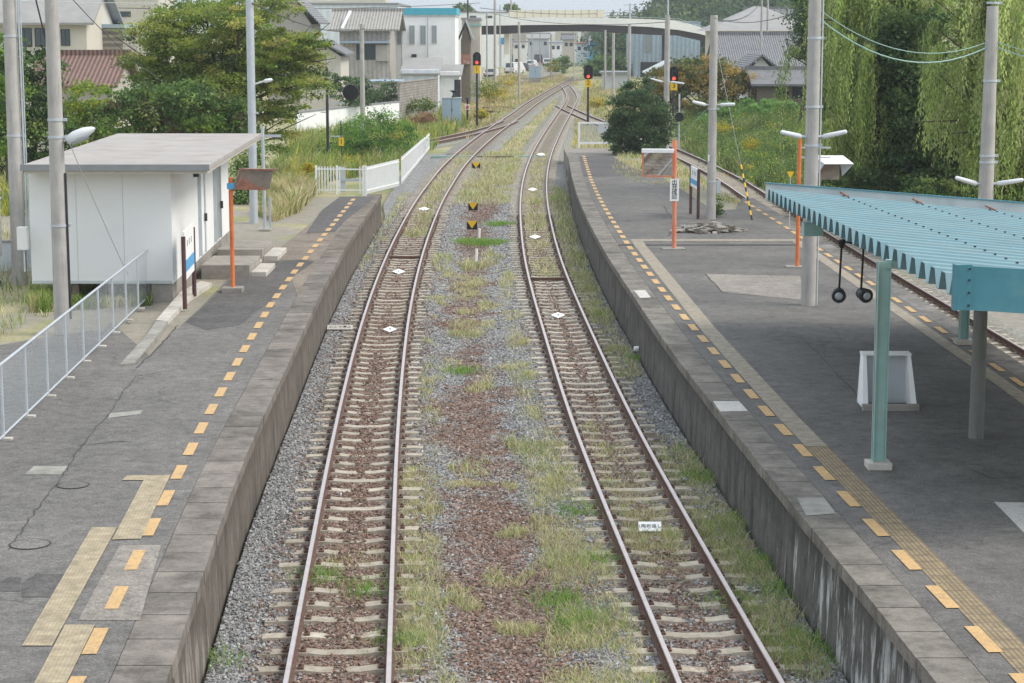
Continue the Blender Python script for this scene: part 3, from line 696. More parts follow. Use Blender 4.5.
def ribbon(parent, name, fa, fb, y0, y1, z, m, step=1.0):
    yy = np.arange(y0, y1 + step * .5, step); yy[-1] = y1; V = []; U = []; acc = 0
    for i, y in enumerate(yy):
        xa, xb = float(fa(y)), float(fb(y)); V += [(xa, y, z), (xb, y, z)]; U += [(0, y, 0), (xb - xa, y, 0)]
    Fq = [(2 * i, 2 * i + 1, 2 * i + 3, 2 * i + 2) for i in range(len(yy) - 1)]
    return link(name, npmesh(name, V, Fq, [m], {'uvw': ('POINT', U)}), parent)

# ---- left platform
PL = thing('station_platform', (0, 0, 0), 'left platform with grey stone edge and broken yellow line beside the white building', 'platform')
wallface(PL, XLE, -1, 12, LEND, ZP_L, M['wallL']); coping(PL, XLE, -1, 12, 54.0, .54, ZP_L, .85, (.185, .165, .147))
e = coping(PL, XLE, -1, 54.0, LEND, .54, ZP_L, 2.2, (.17, .145, .12))
LO = lambda y: XLE(y) - .545
pts = [(float(LO(y)), y) for y in np.arange(12, 46.4, 1.5)] + [(float(LO(46.4)), 46.4), (-5.62, 50.0), (-6.3, 51.0)]
pts += [at(x_, y_, ZP_L)[:2] for x_, y_ in ((230, 277), (200, 308), (165, 340), (150, 356))] + [(-8.55, 42.0), (-8.3, 38.5), (-8.0, 33.0), (-7.9, 27.5), (-7.8, 20), (-7.7, 12)]
polysheet('asphalt_surface', pts, ZP_L, M['asphL'], PL)
# forecourt paving beyond the wire fence
pts = [(-7.6, 27.5), (-7.78, 33.0), at(0, 392, .93)[:2]] if False else None
yl = np.array([46.4, 50.2, 55, 60, 66])
pts = [(float(LO(46.45)), 46.45), (float(LO(50)), 50), (float(LO(55)), 55), (float(LO(60)), 60), (float(LO(66)), 66), (float(LO(73.5)), 73.5)] + [at(x_, y_, .948)[:2] for x_, y_ in ((340, 197), (312, 222), (290, 240), (262, 262), (236, 275))] + [(-5.62, 50.05)]
polysheet('worn_surface', pts, .948, M['asphB'], PL)
pts = [at(x_, y_, .955)[:2] for x_, y_ in ((306, 233), (335, 232), (348, 218), (366, 205), (376, 196.3), (340, 196.5), (322, 210))]
polysheet('asphalt_patch', pts, .955, M['asphD'], PL)
pts = [at(x_, y_, .955)[:2] for x_, y_ in ((315, 261), (300, 259.5), (262, 262), (233, 277), (210, 300), (186, 322), (206, 330), (240, 325), (272, 300), (295, 275))]
polysheet('asphalt_patch', pts, .954, M['asphD'], PL)
pts = [at(x_, y_, .955)[:2] for x_, y_ in ((120, 545), (161, 545), (140, 620), (78, 620), (100, 580))]
polysheet('concrete_patch', pts, .955, M['patchc'], PL)
for pp in (((22, 583), (36, 574), (64, 574), (60, 597), (22, 597)), ((0, 584), (8, 577), (21, 577), (20, 591), (0, 591))):
    polysheet('asphalt_patch', [at(a, b, .955)[:2] for a, b in pp], .9555, M['asphD'], PL)
polysheet('concrete_patch', [at(a, b, .955)[:2] for a, b in ((34, 466), (68, 466), (61, 474.5), (25, 474.5))], .9555, M['lightpatch'], PL)
polysheet('concrete_patch', [at(a, b, .955)[:2] for a, b in ((110, 413), (143, 410), (140, 414), (108, 418))], .9555, M['lightpatch'], PL)
LDs = [(float(np.interp(y, [18, 24, 31, 38, 45, 51, 60, 73], [-4.15, -4.50, -4.88, -5.20, -5.48, -5.60, -5.70, -5.83])), y) for y in 21.12 + 1.567 * np.arange(-5, 35) if y < 74]
dashes(PL, LDs, .960, .15, .56, M['yline'])
def quadstrip(name, q, z, m, parent, w):
    P = [at(a, b, z) for a, b in q]; V = [(p.x, p.y, z) for p in P]
    L = (P[2] - P[1]).length
    me = npmesh(name, V, [(0, 1, 2, 3)], [m], {'uvw': ('POINT', [(0, 0, 0), (w, 0, 0), (w, L, 0), (0, L, 0)])}); return link(name, me, parent)
quadstrip('tactile_paving', ((34, 683), (66, 683), (95, 624.5), (65, 624.5)), .962, M['tactL'], PL, .4)
quadstrip('tactile_paving', ((22, 645.5), (52, 645.5), (117, 527), (92, 527)), .961, M['tactL'], PL, .42)
quadstrip('tactile_paving', ((112, 539.5), (141, 538.5), (170.5, 474.5), (146, 475.5)), .961, M['tactL'], PL, .42)
quadstrip('tactile_paving', ((122, 480), (144, 480), (147, 475), (127, 475.5)), .9615, M['tactL'], PL, .4)
def ringmb(c, r0, r1, z, n=40):
    b = MB(); vs = []
    for i in range(n):
        t = 2 * math.pi * i / n; vs += [(c[0] + math.cos(t) * r0, c[1] + math.sin(t) * r0, z), (c[0] + math.cos(t) * r1, c[1] + math.sin(t) * r1, z)]
    return b.add(vs, [(2 * i, 2 * i + 1, (2 * i + 3) % (2 * n), (2 * i + 2) % (2 * n)) for i in range(n)])
for (px, py, rr, lb) in ((73, 485, .20, 'round manhole cover near the pale patch on the left platform'), (30, 544, .23, 'round manhole cover at the left edge of the left platform')):
    c = at(px, py, .957); t = thing('manhole_cover', (c.x, c.y, .957), lb, 'manhole cover', 'round manhole covers in the left platform')
    MB().lathe((0, 0, -.004), (0, 0, 1), [(0, rr), (.006, rr)], 32).build('lid', M['asphL'], t); ringmb((0, 0), rr, rr + .02, .0035).build('rim', M['crackfill'], t)
def crack(pts, w, z, parent):
    P = [at(a, b, z) for a, b in pts]; r = random.Random(len(pts)); Q = []
    for a, b in zip(P[:-1], P[1:]):
        for k in range(10):
            t = k / 10; q = a.lerp(b, t); Q.append(q + Vector((r.uniform(-.025, .025), r.uniform(-.03, .03), 0)))
    Q.append(P[-1]); m = MB()
    for a, b in zip(Q[:-1], Q[1:]):
        d = (b - a).normalized(); n = Vector((d.y, -d.x, 0)) * w * r.uniform(.3, .8)
        m.add([a - n, a + n, b + n, b - n], [(0, 1, 2, 3)])
    return m.build('joint_line', M['crackfill'], parent)
crack(((8, 550), (27, 522), (50, 492), (68, 468), (78, 450), (96, 428), (108, 415), (120, 396), (136, 376), (168, 371)), .011, .9565, PL)
crack(((78, 446), (100, 443), (128, 441)), .015, .9565, PL); crack(((137, 368), (160, 345), (178, 325)), .02, .9565, PL)

polysheet('forecourt_surface', [at(a_, b__, .945)[:2] for a_, b__ in ((-60, 480), (3, 441), (60, 386), (112, 335), (95, 330), (40, 338), (0, 345), (-70, 350))], .945, M['asphL'], PL)
# ---- island platform
PR = thing('station_platform', (0, 0, 0), 'island platform on the right with stained concrete wall, tactile strips and canopy', 'platform')
wallface(PR, XRE, 1, 12, REND, ZP_R, M['wallR']); coping(PR, XRE, 1, 12, REND, .5, ZP_R, .86, (.185, .170, .150))
RO = lambda y: XRE(y) + .505
wallface(PR, XR2, -1, 12, 73, ZP_R, M['wallR']); coping(PR, XR2, -1, 12, 73, .45, ZP_R, 1.8, (.17, .16, .15))
R2O = lambda y: XR2(y) - .455
yy = list(np.arange(12, 56.8, 1.4)) + [56.8]
polysheet('asphalt_surface', [(float(RO(y)), y) for y in yy] + [(float(R2O(y)), y) for y in reversed(yy)], ZP_R, M['asphR'], PR)
yy = list(np.arange(57.0, 84, 1.5)) + [84.0]
polysheet('asphalt_surface', [(float(RO(y)), y) for y in yy] + [(6.3, 84.0), (6.6, 76.), (6.9, 68), (7.7, 68.5), (float(R2O(72)), 72.9), (float(R2O(66)), 66), (float(R2O(57)), 57.0)], ZP_R, M['asphR'], PR)
yy = list(np.arange(84.05, 98, 1.5)) + [97.9]
polysheet('asphalt_surface', [(float(RO(y)), y) for y in yy] + [(4.9, 97.9), (5.3, 90), (6.2, 84.05)], ZP_R, M['asphD'], PR)
RDp = sorted([(3.51, 97.3), (3.38, 90), (3.25, 81.6), (3.22, 76.3), (3.21, 70.6), (3.24, 65.7), (3.29, 60.9), (3.34, 56.3), (3.45, 51.5), (3.6, 45.4), (3.76, 40.7), (3.93, 36.2), (4.12, 31.5), (4.34, 27.1), (4.59, 22.5), (4.77, 19.5), (5.05, 14)], key=lambda q: q[1])
fR = lambda y: float(np.interp(y, [q[1] for q in RDp], [q[0] for q in RDp]))
dashes(PR, [(fR(y), y) for y in 19.45 + 1.527 * np.arange(-4, 52) if y < 97.6], 1.011, .15, .57, M['yline'])
fin = lambda y: np.interp(y, [12, 19.3, 25.5, 30.9, 40.5, 57], [5.15, 4.82, 4.52, 4.25, 3.89, 3.50]); fout = lambda y: fin(y) + .33
ribbon(PR, 'tactile_paving', fin, fout, 14, 28.9, 1.006, M['tactY'], 1); ribbon(PR, 'tactile_paving', fin, fout, 28.92, 57.9, 1.006, M['tactP'], 1)
f2 = lambda y: np.interp(y, [12, 33, 36, 55, 58], [8.62, 8.53, 8.53, 8.33, 8.3]); f2o = lambda y: f2(y) + .27
fm = lambda y: 8.55 + (y - 35) * -.004
ribbon(PR, 'tactile_paving', lambda y: f2(y) - .12, lambda y: f2(y) + .17, 20, 57.9, 1.006, M['tactP'], 2)
fD2 = lambda y: float(np.interp(y, [12, 36, 44, 55, 62, 70, 80], [8.98, 8.86, 8.79, 8.66, 8.57, 8.40, 8.2]))
dashes(PR, [(fD2(y), y) for y in 16 + 1.53 * np.arange(0, 40) if y < 71.5], 1.011, .13, .57, M['yline'])
link('tactile_paving', npmesh('tactile_paving', [(3.5, 57.95, 1.006), (8.4, 57.95, 1.006), (8.4, 58.5, 1.006), (3.5, 58.5, 1.006)], [(0, 1, 2, 3)], [M['tactP']], {'uvw': ('POINT', [(0, 0, 0), (0, 5, 0), (.5, 5, 0), (.5, 0, 0)])}), PR)
polysheet('concrete_patch', [at(a, b, 1.004)[:2] for a, b in ((706, 274), (800, 276), (806, 300), (722, 292))], 1.004, M['patchc'], PR)
polysheet('painted_patch', [at(a, b, 1.004)[:2] for a, b in ((994, 502), (1060, 503), (1090, 560), (1034, 543))], 1.0045, M['wline'], PR)
polysheet('painted_patch', [at(a, b, 1.008)[:2] for a, b in ((713, 401), (739, 401), (748, 411), (720, 411.5))], 1.008, M['wline'], PR)
polysheet('painted_patch', [at(a, b, 1.008)[:2] for a, b in ((797, 498), (824, 497.5), (836, 513.5), (806, 515.5))], 1.008, M['lightpatch'], PR)
polysheet('painted_patch', [at(a, b, 1.008)[:2] for a, b in ((634, 290.5), (645, 290), (651, 297.5), (640, 298))], 1.008, M['wline'], PR)
crack(((706, 274), (722, 292), (740, 292)), .02, 1.0055, PR); crack(((664, 206), (676, 226), (668, 236)), .03, 1.0045, PR)
crack(((768, 328), (800, 335), (866, 404)), .012, 1.0045, PR); crack(((768, 323), (860, 325)), .012, 1.0045, PR); crack(((918, 405), (965, 405)), .012, 1.0045, PR); crack(((970, 468), (990, 478), (1024, 476)), .012, 1.0045, PR)
# drainage grate strip and lower far end of the island
b = MB(); b.box(2.9, 6.0, 98.0, 112, -.3, .55); o = b.build('end_ramp', M['patchc'], PR)

# worn kerb pieces and slabs beside the building
def slab(name, pts, z, hgt, m, label, cat, group=None):
    b = MB(); P = [at(a, c, z) for a, c in pts]; b.prism([(p.x, p.y, z) for p in P], (0, 0, -hgt)); o = b.build(name, m); return tag(o, label, cat, group)
slab('kerb_slab', ((167, 321), (156, 320), (181, 291), (201, 281), (212, 283), (190, 297)), .99, .1, M['concl'], 'pale flat kerb strip curving past the building corner towards the doors', 'kerb')
slab('kerb_slab', ((120, 364), (134, 363), (158, 335), (168, 321), (156, 321), (148, 333)), .985, .1, M['lightpatch'], 'pale kerb strip running from the wire fence end to the building corner', 'kerb')
slab('kerb_slab', ((247, 262), (259, 264), (273, 241), (262, 241)), .99, .1, M['concl'], 'reddish pale kerb strip ahead of the doorsteps', 'kerb')
# ================================================================ structures and buildings
def gz(x, y): return float(terr(x, y))
def lettering(txt, size, m, parent, loc, rot, vertical=False, name='lettering'):
    cu = bpy.data.curves.new(name, 'FONT'); cu.body = txt; cu.size = size; cu.align_x = 'CENTER'; cu.align_y = 'CENTER'; cu.extrude = .001
    if vertical: cu.space_line = .82
    tmp = bpy.data.objects.new(name, cu); COL.objects.link(tmp); dg = bpy.context.evaluated_depsgraph_get()
    me = bpy.data.meshes.new_from_object(tmp.evaluated_get(dg)); bpy.data.objects.remove(tmp)
    me.materials.clear(); me.materials.append(m); o = link(name, me, parent); o.location = loc; o.rotation_euler = rot; return o

# ---- white station building, left
B = thing('station_building', (-7.8, 45.5, .93), 'low white flat-roofed building with an overhanging roof behind the left platform', 'building')
def loc(p, o=B): return (p[0] - o.location.x, p[1] - o.location.y, p[2] - o.location.z)
x0, x1, y0, y1 = -3.25, 0, 0, 12.2; sk = -.42   # the long side drifts left as it goes back
m = MB(); hw_ = 3.02
m.prism([(x0, y0, .40), (x1, y0, .40), (x1 + sk, y1, .40), (x0 + sk, y1, .40)], (0, 0, hw_ - .40)); m.build('wall', M['wall_cool'], B)
m = MB(); m.prism([(x0 + 2.75, y0 + .03, -.3), (x1 - .02, y0 + .03, -.3), (x1 + sk - .02, y1, -.3), (x0 + sk + .03, y1, -.3), (x0 + .1, y0 + 6, -.3)], (0, 0, .695)); m.build('plinth', M['conc'], B)
for a in (.9, 1.75): MB().box(x0 + a, x0 + a + .16, .05, .21, -.4, .52).build('foundation_post', M['wood'], B)
rx0, rx1, ry0, ry1 = -3.22, 1.0, -.75, 13.2
m = MB(); m.prism([(rx0, ry0, hw_ + .05), (rx1, ry0, hw_ + .05), (rx1 - .55, ry1, hw_ + .05), (rx0 - .55, ry1, hw_ + .05)], (0, 0, .1)); rf = m.build('roof', M['roofconc'], B)
m = MB(); m.box(rx0 - .02, rx1 + .01, ry0 - .025, ry0 - .003, hw_ + .03, hw_ + .17); m.build('flashing', M['grayedge'], rf)
m = MB(); m.prism([(rx0 + .05, ry0 + .05, hw_ - .04), (rx1 - .05, ry0 + .05, hw_ - .04), (rx1 - .6, ry1 - .05, hw_ - .04), (rx0 - .5, ry1 - .05, hw_ - .04)], (0, 0, .087)); m.build('soffit', M['cream'], rf)
def onside(y): return sk * y / y1
for k_, (ya, yb) in enumerate(((5.0, 5.9), (8.4, 9.6))):
    xd = onside((ya + yb) / 2); m = MB(); m.obox((xd + .02, (ya + yb) / 2, 1.55), (.025, -.001, 0), (sk / y1 * (yb - ya) / 2, (yb - ya) / 2, 0), (0, 0, 1.05)); d = m.build('door', M['whitefence'] if k_ == 0 else M['frost'], B)
    m = MB()
    for yy_ in (ya, yb): m.box(onside(yy_) + .0, onside(yy_) + .08, yy_ - .05, yy_ + .05, .48, 2.68)
    m.box(xd - .02, xd + .08, ya - .05, yb + .05, 2.68, 2.76); m.build('frame', M['galv'], d)
    m = MB(); m.box(xd + .05, xd + .12, yb - .16, yb - .10, 1.3, 1.5); m.build('handle', M['dark'], d)
m = MB(); m.box(onside(4.2) + .005, onside(4.2) + .12, 4.15, 4.35, 2.55, 2.85); m.build('wall_lamp', M['dark'], B)
for (a, b_, zz, lb) in ((4.3, 6.4, .34, 'nearer grey concrete doorstep of the white building'), (7.9, 10.2, .34, 'farther grey concrete doorstep of the white building')):
    t = thing('doorstep', (-7.8 + onside(a), 45.5 + a, .92), lb, 'step', 'concrete doorsteps of the white building')
    MB().box(.12, 1.35, 0, b_ - a, -.1, zz).build('upper_step', M['conc'], t, .015); MB().box(1.36, 1.75, .1, b_ - a - .1, -.1, zz * .45).build('lower_step', M['concl'], t, .015)
# meter box on the front-left corner, cable lead-in
m = MB()
for q in (.33, .66): m.box(x0 + 3.25 * q - .004, x0 + 3.25 * q + .004, -.006, -.001, .42, hw_ - .05)
m.build('wall_joint', M['galv'], B)

MB().box(x0 + .02, x1 - .03, -.012, -.002, .40, .47).build('drip_rail', M['paleinner'], B)

t = thing('meter_box', (-11.15, 45.2, 2.15), 'small white meter box on the front left corner of the white building', 'box')
MB().box(-.11, .11, -.12, .12, 0, .52).build('box', M['white'], t, .01); MB().tube((.03, -.05, -.5), (.03, -.05, 0), .02).build('pipe', M['galv'], t)
# ---- white and cream cabinet left edge
t = thing('electric_cabinet', (-12.85, 48.5, 1.62), 'tall white electric cabinet on the left edge beside the concrete pole', 'cabinet')
MB().box(-.5, .30, -.2, .3, .0, 1.38).build('cabinet', M['white'], t, .02); MB().box(-.55, .34, -.24, .34, 1.39, 1.43).build('lid', M['palewall'], t)
b = MB(); [b.tube((-.4 + .1 * i, -.1, -.7), (-.4 + .1 * i, -.1, 0), .02, n=6) for i in range(6)]; b.box(-.5, .3, -.1, .1, -.95, -.6); b.build('cable_feet', M['dark'], t)
t = thing('low_wall', (-13.2, 51.5, .9), 'low grey concrete wall behind the white cabinet at the left edge', 'wall'); MB().box(-3.2, 1.7, 0, .15, -.2, .75).build('wall', M['palewall'], t); MB().box(-3.2, 1.7, -.03, .18, .76, .80).build('cap', M['conc'], t)

# ---- wire mesh fence
def wire_fence(p0, p1, h, npost, label, cell=.06):
    p0 = Vector(p0); p1 = Vector(p1); d = p1 - p0; L = d.length; u = d / L; t = thing('wire_fence', p0, label, 'fence')
    for i in range(npost):
        q = u * (L * i / (npost - 1)); b = MB(); b.tube(q + Vector((0, 0, -.05)), q + Vector((0, 0, h)), .022, n=8); po = b.build('post', M['galv'], t)
        b = MB(); b.prism([(q.x - .03, q.y - .06, 0), (q.x + .13, q.y - .06, 0), (q.x + .13, q.y + .06, 0), (q.x - .03, q.y + .06, 0)], (0, 0, .03)); b.build('foot', M['concl'], po)
    b = MB(); b.tube((0, 0, h), u * L + Vector((0, 0, h)), .024, n=8); b.build('top_rail', M['galv'], t)
    b = MB(); b.tube((0, 0, .07), u * L + Vector((0, 0, .07)), .018, n=8); b.build('bottom_rail', M['galv'], t)
    hh = h - .1; V = []; Fq = []; n = Vector((u.y, -u.x, 0)) * .003; k = int(L / cell); wv = .0062
    for s in (1, -1):
        for i in range(-int(hh / cell) - 1, k + 1):
            a0 = i * cell; a1 = a0 + hh
            pa, pb = (a0, .08), (a1, .08 + hh)
            if pa[0] < 0: pa = (0, .08 - a0)
            if pb[0] > L: pb = (L, .08 + (L - a0))
            if pb[0] <= pa[0]: continue
            if s < 0: pa = (pa[0], .16 + hh - pa[1]); pb = (pb[0], .16 + hh - pb[1])
            q0 = u * pa[0] + Vector((0, 0, pa[1])) + n * s; q1 = u * pb[0] + Vector((0, 0, pb[1])) + n * s; nn = Vector((0, 0, wv)); b_ = len(V)
            V += [q0 - nn, q0 + nn, q1 + nn, q1 - nn]; Fq.append((b_, b_ + 1, b_ + 2, b_ + 3))
    link('mesh_panel', npmesh('mesh_panel', V, Fq, [M['galv']]), t); return t
pf0 = at(149.5, 298.4, .95); pf1 = at(3.5, 440, .95); dd = (pf1 - pf0); pf2 = pf0 + dd * 1.22
wire_fence(pf0, pf2, 1.16, 12, 'galvanised wire mesh fence along the left edge of the left platform')

# ---- poles
def conc_pole(px_top, py_top, px_base, py_base, zb, r0, r1, label, group='concrete poles along the station', ztop=None, name='concrete_pole', m='pole', pos_=None, bands=()):
    p = pos_ or at(px_base, py_base, zb); zt = ztop if ztop is not None else atY(px_top, py_top, p.y).z
    t = thing(name, (p.x, p.y, zb), label, 'pole', group)
    b = MB(); b.tube((0, 0, -.3), (0, 0, zt - zb), r0, r1, 20); b.build('shaft', M[m], t)
    for z in bands:
        r = r0 + (r1 - r0) * (z / (zt - zb)); b = MB(); b.tube((0, 0, z), (0, 0, z + .05), r + .012, r + .012, 20); b.box(r, r + .08, -.04, .04, z - .005, z + .055); b.build('steel_band', M['galv'], t)
    return t, p, zt
P1, p, zt = conc_pole(8, 0, 20, 283, .93, .19, .15, 'grey concrete pole on the far left beside the white cabinet', ztop=9.6, bands=(3.6, 6.0))
for nm, r_, x_ in (('conduit', .025, .24), ('conduit', .015, .29)): MB().tube((x_, -.05, .5), (x_ - .02, -.05, 8.3), r_, n=8).build(nm, M['galv'], P1)
P2, p2, zt2 = conc_pole(57, 0, 63, 333, .93, .175, .13, 'concrete pole carrying a white oval street lamp just behind the wire fence', ztop=8.6, bands=(2.2, 4.0, 4.35, 7.2))
MB().tube((.185, -.05, .3), (.175, -.05, 3.3), .022, n=8).build('conduit', M['dark'], P2)
b = MB(); b.box(-.5, .5, -.22, -.14, 7.28, 7.40); b.build('cross_arm', M['galv'], P2)
LMP = thing('street_lamp', (p2.x + .16, p2.y - .02, 4.92), 'white oval street lamp on the pole behind the wire fence', 'lamp')
b = MB(); b.tube((0, 0, -.05), (.12, 0, .03), .03, n=8); b.build('bracket', M['galv'], LMP)
b = MB(); b.lathe((.06, 0, -.04), (.62, -.1, .27), [(0, .03), (.03, .09), (.2, .125), (.42, .115), (.60, .06), (.66, .015)], 14); b.build('shade', M['whitecyl'], LMP)
b = MB(); b.lathe((.14, -.03, -.06), (.62, -.1, .27), [(0, .03), (.03, .07), (.2, .095), (.36, .085), (.45, .03)], 12); b.build('lens', M['galv'], LMP)
conc_pole(78, 0, 82, 118, .5, .13, .10, 'thin concrete pole standing before the brown tiled roof', ztop=8.4)
P4, p4, _ = conc_pole(252, 0, 254, 222, .93, .135, .125, 'smooth grey steel pole beside the white building roof corner', m='galv', ztop=9.3, bands=(3.5,))
b = MB(); b.tube((.12, 0, 4.45), (.45, -.1, 4.55), .03, n=8); b.lathe((.42, -.1, 4.54), (.6, -.1, .12), [(0, .03), (.05, .07), (.25, .06), (.3, .01)], 10); b.build('small_lamp', M['whitecyl'], P4)
t = thing('thin_post', at(265, 229, .95), 'thin galvanised post with a short crossbar next to the steel pole', 'post'); MB().tube((0, 0, 0), (-.02, 0, 3.2), .055, n=10).build('shaft', M['galv'], t); MB().box(0, .55, -.03, .03, 2.86, 2.94).build('crossbar', M['galv'], t); MB().box(-.18, .18, -.14, .14, -.02, .03).build('base', M['concl'], t); MB().box(.13, .2, -.03, .03, 0, 1.0).build('side_bar', M['galv'], t)
# pole with round dark signal seen from behind
pb = at(328, 158, .2); t = thing('signal_pole', pb, 'slim pole with a dark round disc on a bracket left of the white gate', 'signal')
MB().tube((0, 0, -.2), (0, 0, 4.9), .09, .07, n=10).build('shaft', M['dark'], t); MB().tube((0, 0, 4.92), (0, 0, 5.6), .07, n=10).build('upper_shaft', M['pole'], t)
b = MB(); b.box(0, .95, -.03, .03, 2.95, 3.02); b.beam((.05, 0, 2.6), (.75, 0, 3.0), .04, .04); b.box(-.35, .1, -.03, .03, 2.45, 2.51); b.build('bracket', M['galv'], t)
b = MB(); b.lathe((1.28, .0, 3.55), (0, 1, 0), [(-.05, .42), (.02, .45), (.06, .45), (.3, .16)], 24); b.build('disc', M['black'], t)
t2 = thing('number_board', (pb.x + .9, pb.y - 2, .1), 'small yellow number board on a short post among the weeds', 'sign')
MB().tube((0, 0, 0), (0, 0, 2.2), .035, n=8).build('post', M['dark'], t2); MB().box(-.6, .05, -.02, .02, 1.35, 1.42).build('arm', M['galv'], t2); b = MB(); b.box(-.13, .15, -.05, -.03, .88, 1.32); b.build('plate', M['yellow'], t2); lettering('1', .36, M['black'], t2, (.01, -.054, 1.1), (math.pi / 2, 0, 0))
conc_pole(365, 24, 363, 140, .2, .17, .13, 'concrete pole in front of the beige two storey house')
# right-hand poles
P5, p5, _ = conc_pole(667, 15, 666, 146, .75, .17, .14, 'concrete pole with a steel tube on top beside the dark round bush')
zt5 = atY(667, 15, p5.y).z - .75; MB().tube((.02, 0, zt5), (.02, 0, zt5 + 3), .05, n=8).build('top_tube', M['galv'], P5)
P6, p6, _ = conc_pole(715, 15, 711, 219, 1.0, .155, .12, 'concrete pole rising from the rubble heap on the island platform', bands=(1.2, 3.55))
MB().box(.15, .29, -.06, .08, .85, 1.25).build('switch_box', M['galv'], P6); MB().box(-.14, -.10, -.17, -.15, 1.9, 2.1).build('plate', M['whitefence'], P6)
P7, p7, _ = conc_pole(816, 0, 808, 305, 1.0, .165, .135, 'tall concrete pole rising behind the far corner of the teal canopy', ztop=9.0, bands=(3.55, 4.4, 5.9))
MB().tube((.19, -.02, 0), (.175, -.02, 7.8), .018, n=8).build('conduit', M['palewall'], P7)
Y8 = 47.0; q8 = Vector((wx(987, Y8, 4), Y8, 1.0)); P8, p8, _ = conc_pole(995, 5, 0, 0, 1.0, .20, .135, 'concrete pole behind the back right of the teal canopy roof', ztop=atY(995, 6, Y8).z, pos_=q8, bands=(3.0, 3.15, 4.9, 6.7, 6.85))
def tube_lights(p, z, sp_, tilt, label, grp='pairs of fluorescent lamps on poles', up=(.14, .10)):
    t = thing('pole_lamp', (p.x, p.y, z), label, 'lamp', grp)
    for s, u_ in ((-1, up[0]), (1, up[1])):
        b = MB(); b.tube((s * .12, -.05, 0), (s * .26, -.05, .02), .03, n=8); b.build('bracket', M['galv'], t)
        b = MB(); b.lathe((s * .24, -.05, .01), (s * sp_, -.25, u_), [(0, .04), (.04, .06), (sp_ * .95, .05), (sp_, .02)], 10); b.build('lamp_tube', M['whitecyl'], t)
zl = lambda py, p: atY(512, py, p.y).z
tube_lights(p8, zl(184, p8), .62, .1, 'pair of white lamp tubes on the pole behind the teal canopy roof', up=(.18, .12))
tube_lights(p7, zl(137, p7), .55, .1, 'pair of white lamp tubes high on the tall pole left of the willow', up=(.13, .14))
tube_lights(p6, zl(105, p6), .5, .1, 'pair of white lamp tubes on the pole above the rubble heap', up=(.12, .03))
tube_lights(p5, zl(82, p5), .75, .1, 'pair of white lamp tubes on the pole beside the dark round bush', up=(.2, -.1))
# distant poles (one loop, each a thing)
far = [(532, 20, 532, 60, 310, .08, 'thin pole over the far cars right of the dark car'), (540, 30, 540, 62, 300, .07, 'thin short pole beside the distant grey cabinet'), (487, 12, 487, 70, 230, .08, 'slim pole just right of the left signal'), (574, 30, 574, 60, 330, .09, 'thin pole above the scrub left of the middle signal'), (500, 5, 500, 68, 260, .07, 'slim pole beside the blue road sign'), (495, 0, 495, 66, 200, .12, 'tall grey pole in front of the left end of the overpass'), (519, 22, 519, 75, 210, .12, 'shorter pale pole in front of the parked vehicles'), (552, 34, 551, 62, 300, .12, 'thin distant pole beside the far cars under the overpass'), (605, 30, 605, 75, 230, .12, 'grey pole right of the middle signal under the overpass'), (614, 33, 613, 92, 190, .13, 'pale slender pole left of the weathered pole'), (629, 24, 629, 76, 215, .17, 'weathered pole in front of the light blue building'), (761, 0, 760, 45, 175, .09, 'left of the two thin poles behind the grey tiled house'), (766, 0, 766, 42, 178, .09, 'right of the two thin poles behind the grey tiled house'), (510, 0, 511, 40, 320, .12, 'thin pole rising over the left end of the cream panels'), (468, 0, 468, 40, 260, .1, 'thin dark pole above the roofs right of the blue banded building'), (678, 60, 679, 80, 170, .1, 'short dark post behind the third signal')]
for (a, ya, b_, yb, Y, rr, lb) in far:
    p = Vector((wx(b_, Y, 1), Y, 0)); zb = gz(p.x, Y); p.z = zb; zt_ = atY(a, max(ya, -25), Y).z
    t = thing('utility_pole', p, lb, 'pole', 'distant utility poles'); MB().tube((0, 0, -.3), (0, 0, zt_ - zb), rr * 1.15, rr, 8).build('shaft', M['pole'] if 'short dark' not in lb and 'thin dark' not in lb else M['dark'], t)
t = thing('power_pylon', (wx(630, 330, 8), 330, 0), 'utility pole with crossarms standing against the wooded hill', 'pole', None); b = MB(); b.tube((0, 0, 0), (0, 0, 11.4), .16, n=8); b.build('shaft', M['galv'], t)
for z in (9.2, 10.2, 11.1): MB().box(-1.0, 1.0, -.05, .05, z, z + .1).build('crossarm', M['galv'], t)

# ---- wires (each a thing)
def wire(a, b_, sag, r, m, label, n=14, group=None):
    a = Vector(a); b_ = Vector(b_); mb = MB(); pts = []
    for i in range(n + 1):
        t = i / n; q = a.lerp(b_, t); q.z -= sag * 4 * t * (1 - t); pts.append(q)
    mb.path(pts, r, 5); o = mb.build('overhead_wire', M[m]); return tag(o, label, 'wire', group)
ta = lambda px, py, p, dx=0: Vector((p.x + dx, p.y - .05, atY(px, py, p.y).z))
wire(ta(815, 10, p7, .1), ta(990, 42, p8, -.1), .55, .010, 'tealpost', 'upper teal cable sagging between the two tall poles before the willows', group='teal cables before the willows')
wire(ta(815, 19, p7, .1), ta(990, 47, p8, -.1), .62, .016, 'tealpost', 'lower thicker teal cable sagging between the two tall poles before the willows', group='teal cables before the willows')
wire(ta(990, 42, p8, .1), (17, 40, 6.1), .4, .010, 'tealpost', 'upper teal cable leaving the right pole towards the right edge', group='teal cables before the willows')
wire(ta(990, 47, p8, .1), (17, 40, 5.75), .4, .014, 'tealpost', 'lower teal cable leaving the right pole towards the right edge', group='teal cables before the willows')
wire((p2.x + .2, p2.y, 5.0), atY(128, 275, 45.3), .05, .008, 'galv', 'thin slack cable hanging from the street lamp to the white building', 6)
wire((p.x - 25, 30, 9.5) if False else (P1.location.x + .2, P1.location.y, 9.3), (p2.x, p2.y, 8.4), .2, .012, 'dark', 'dark cable between the two left poles', 8)
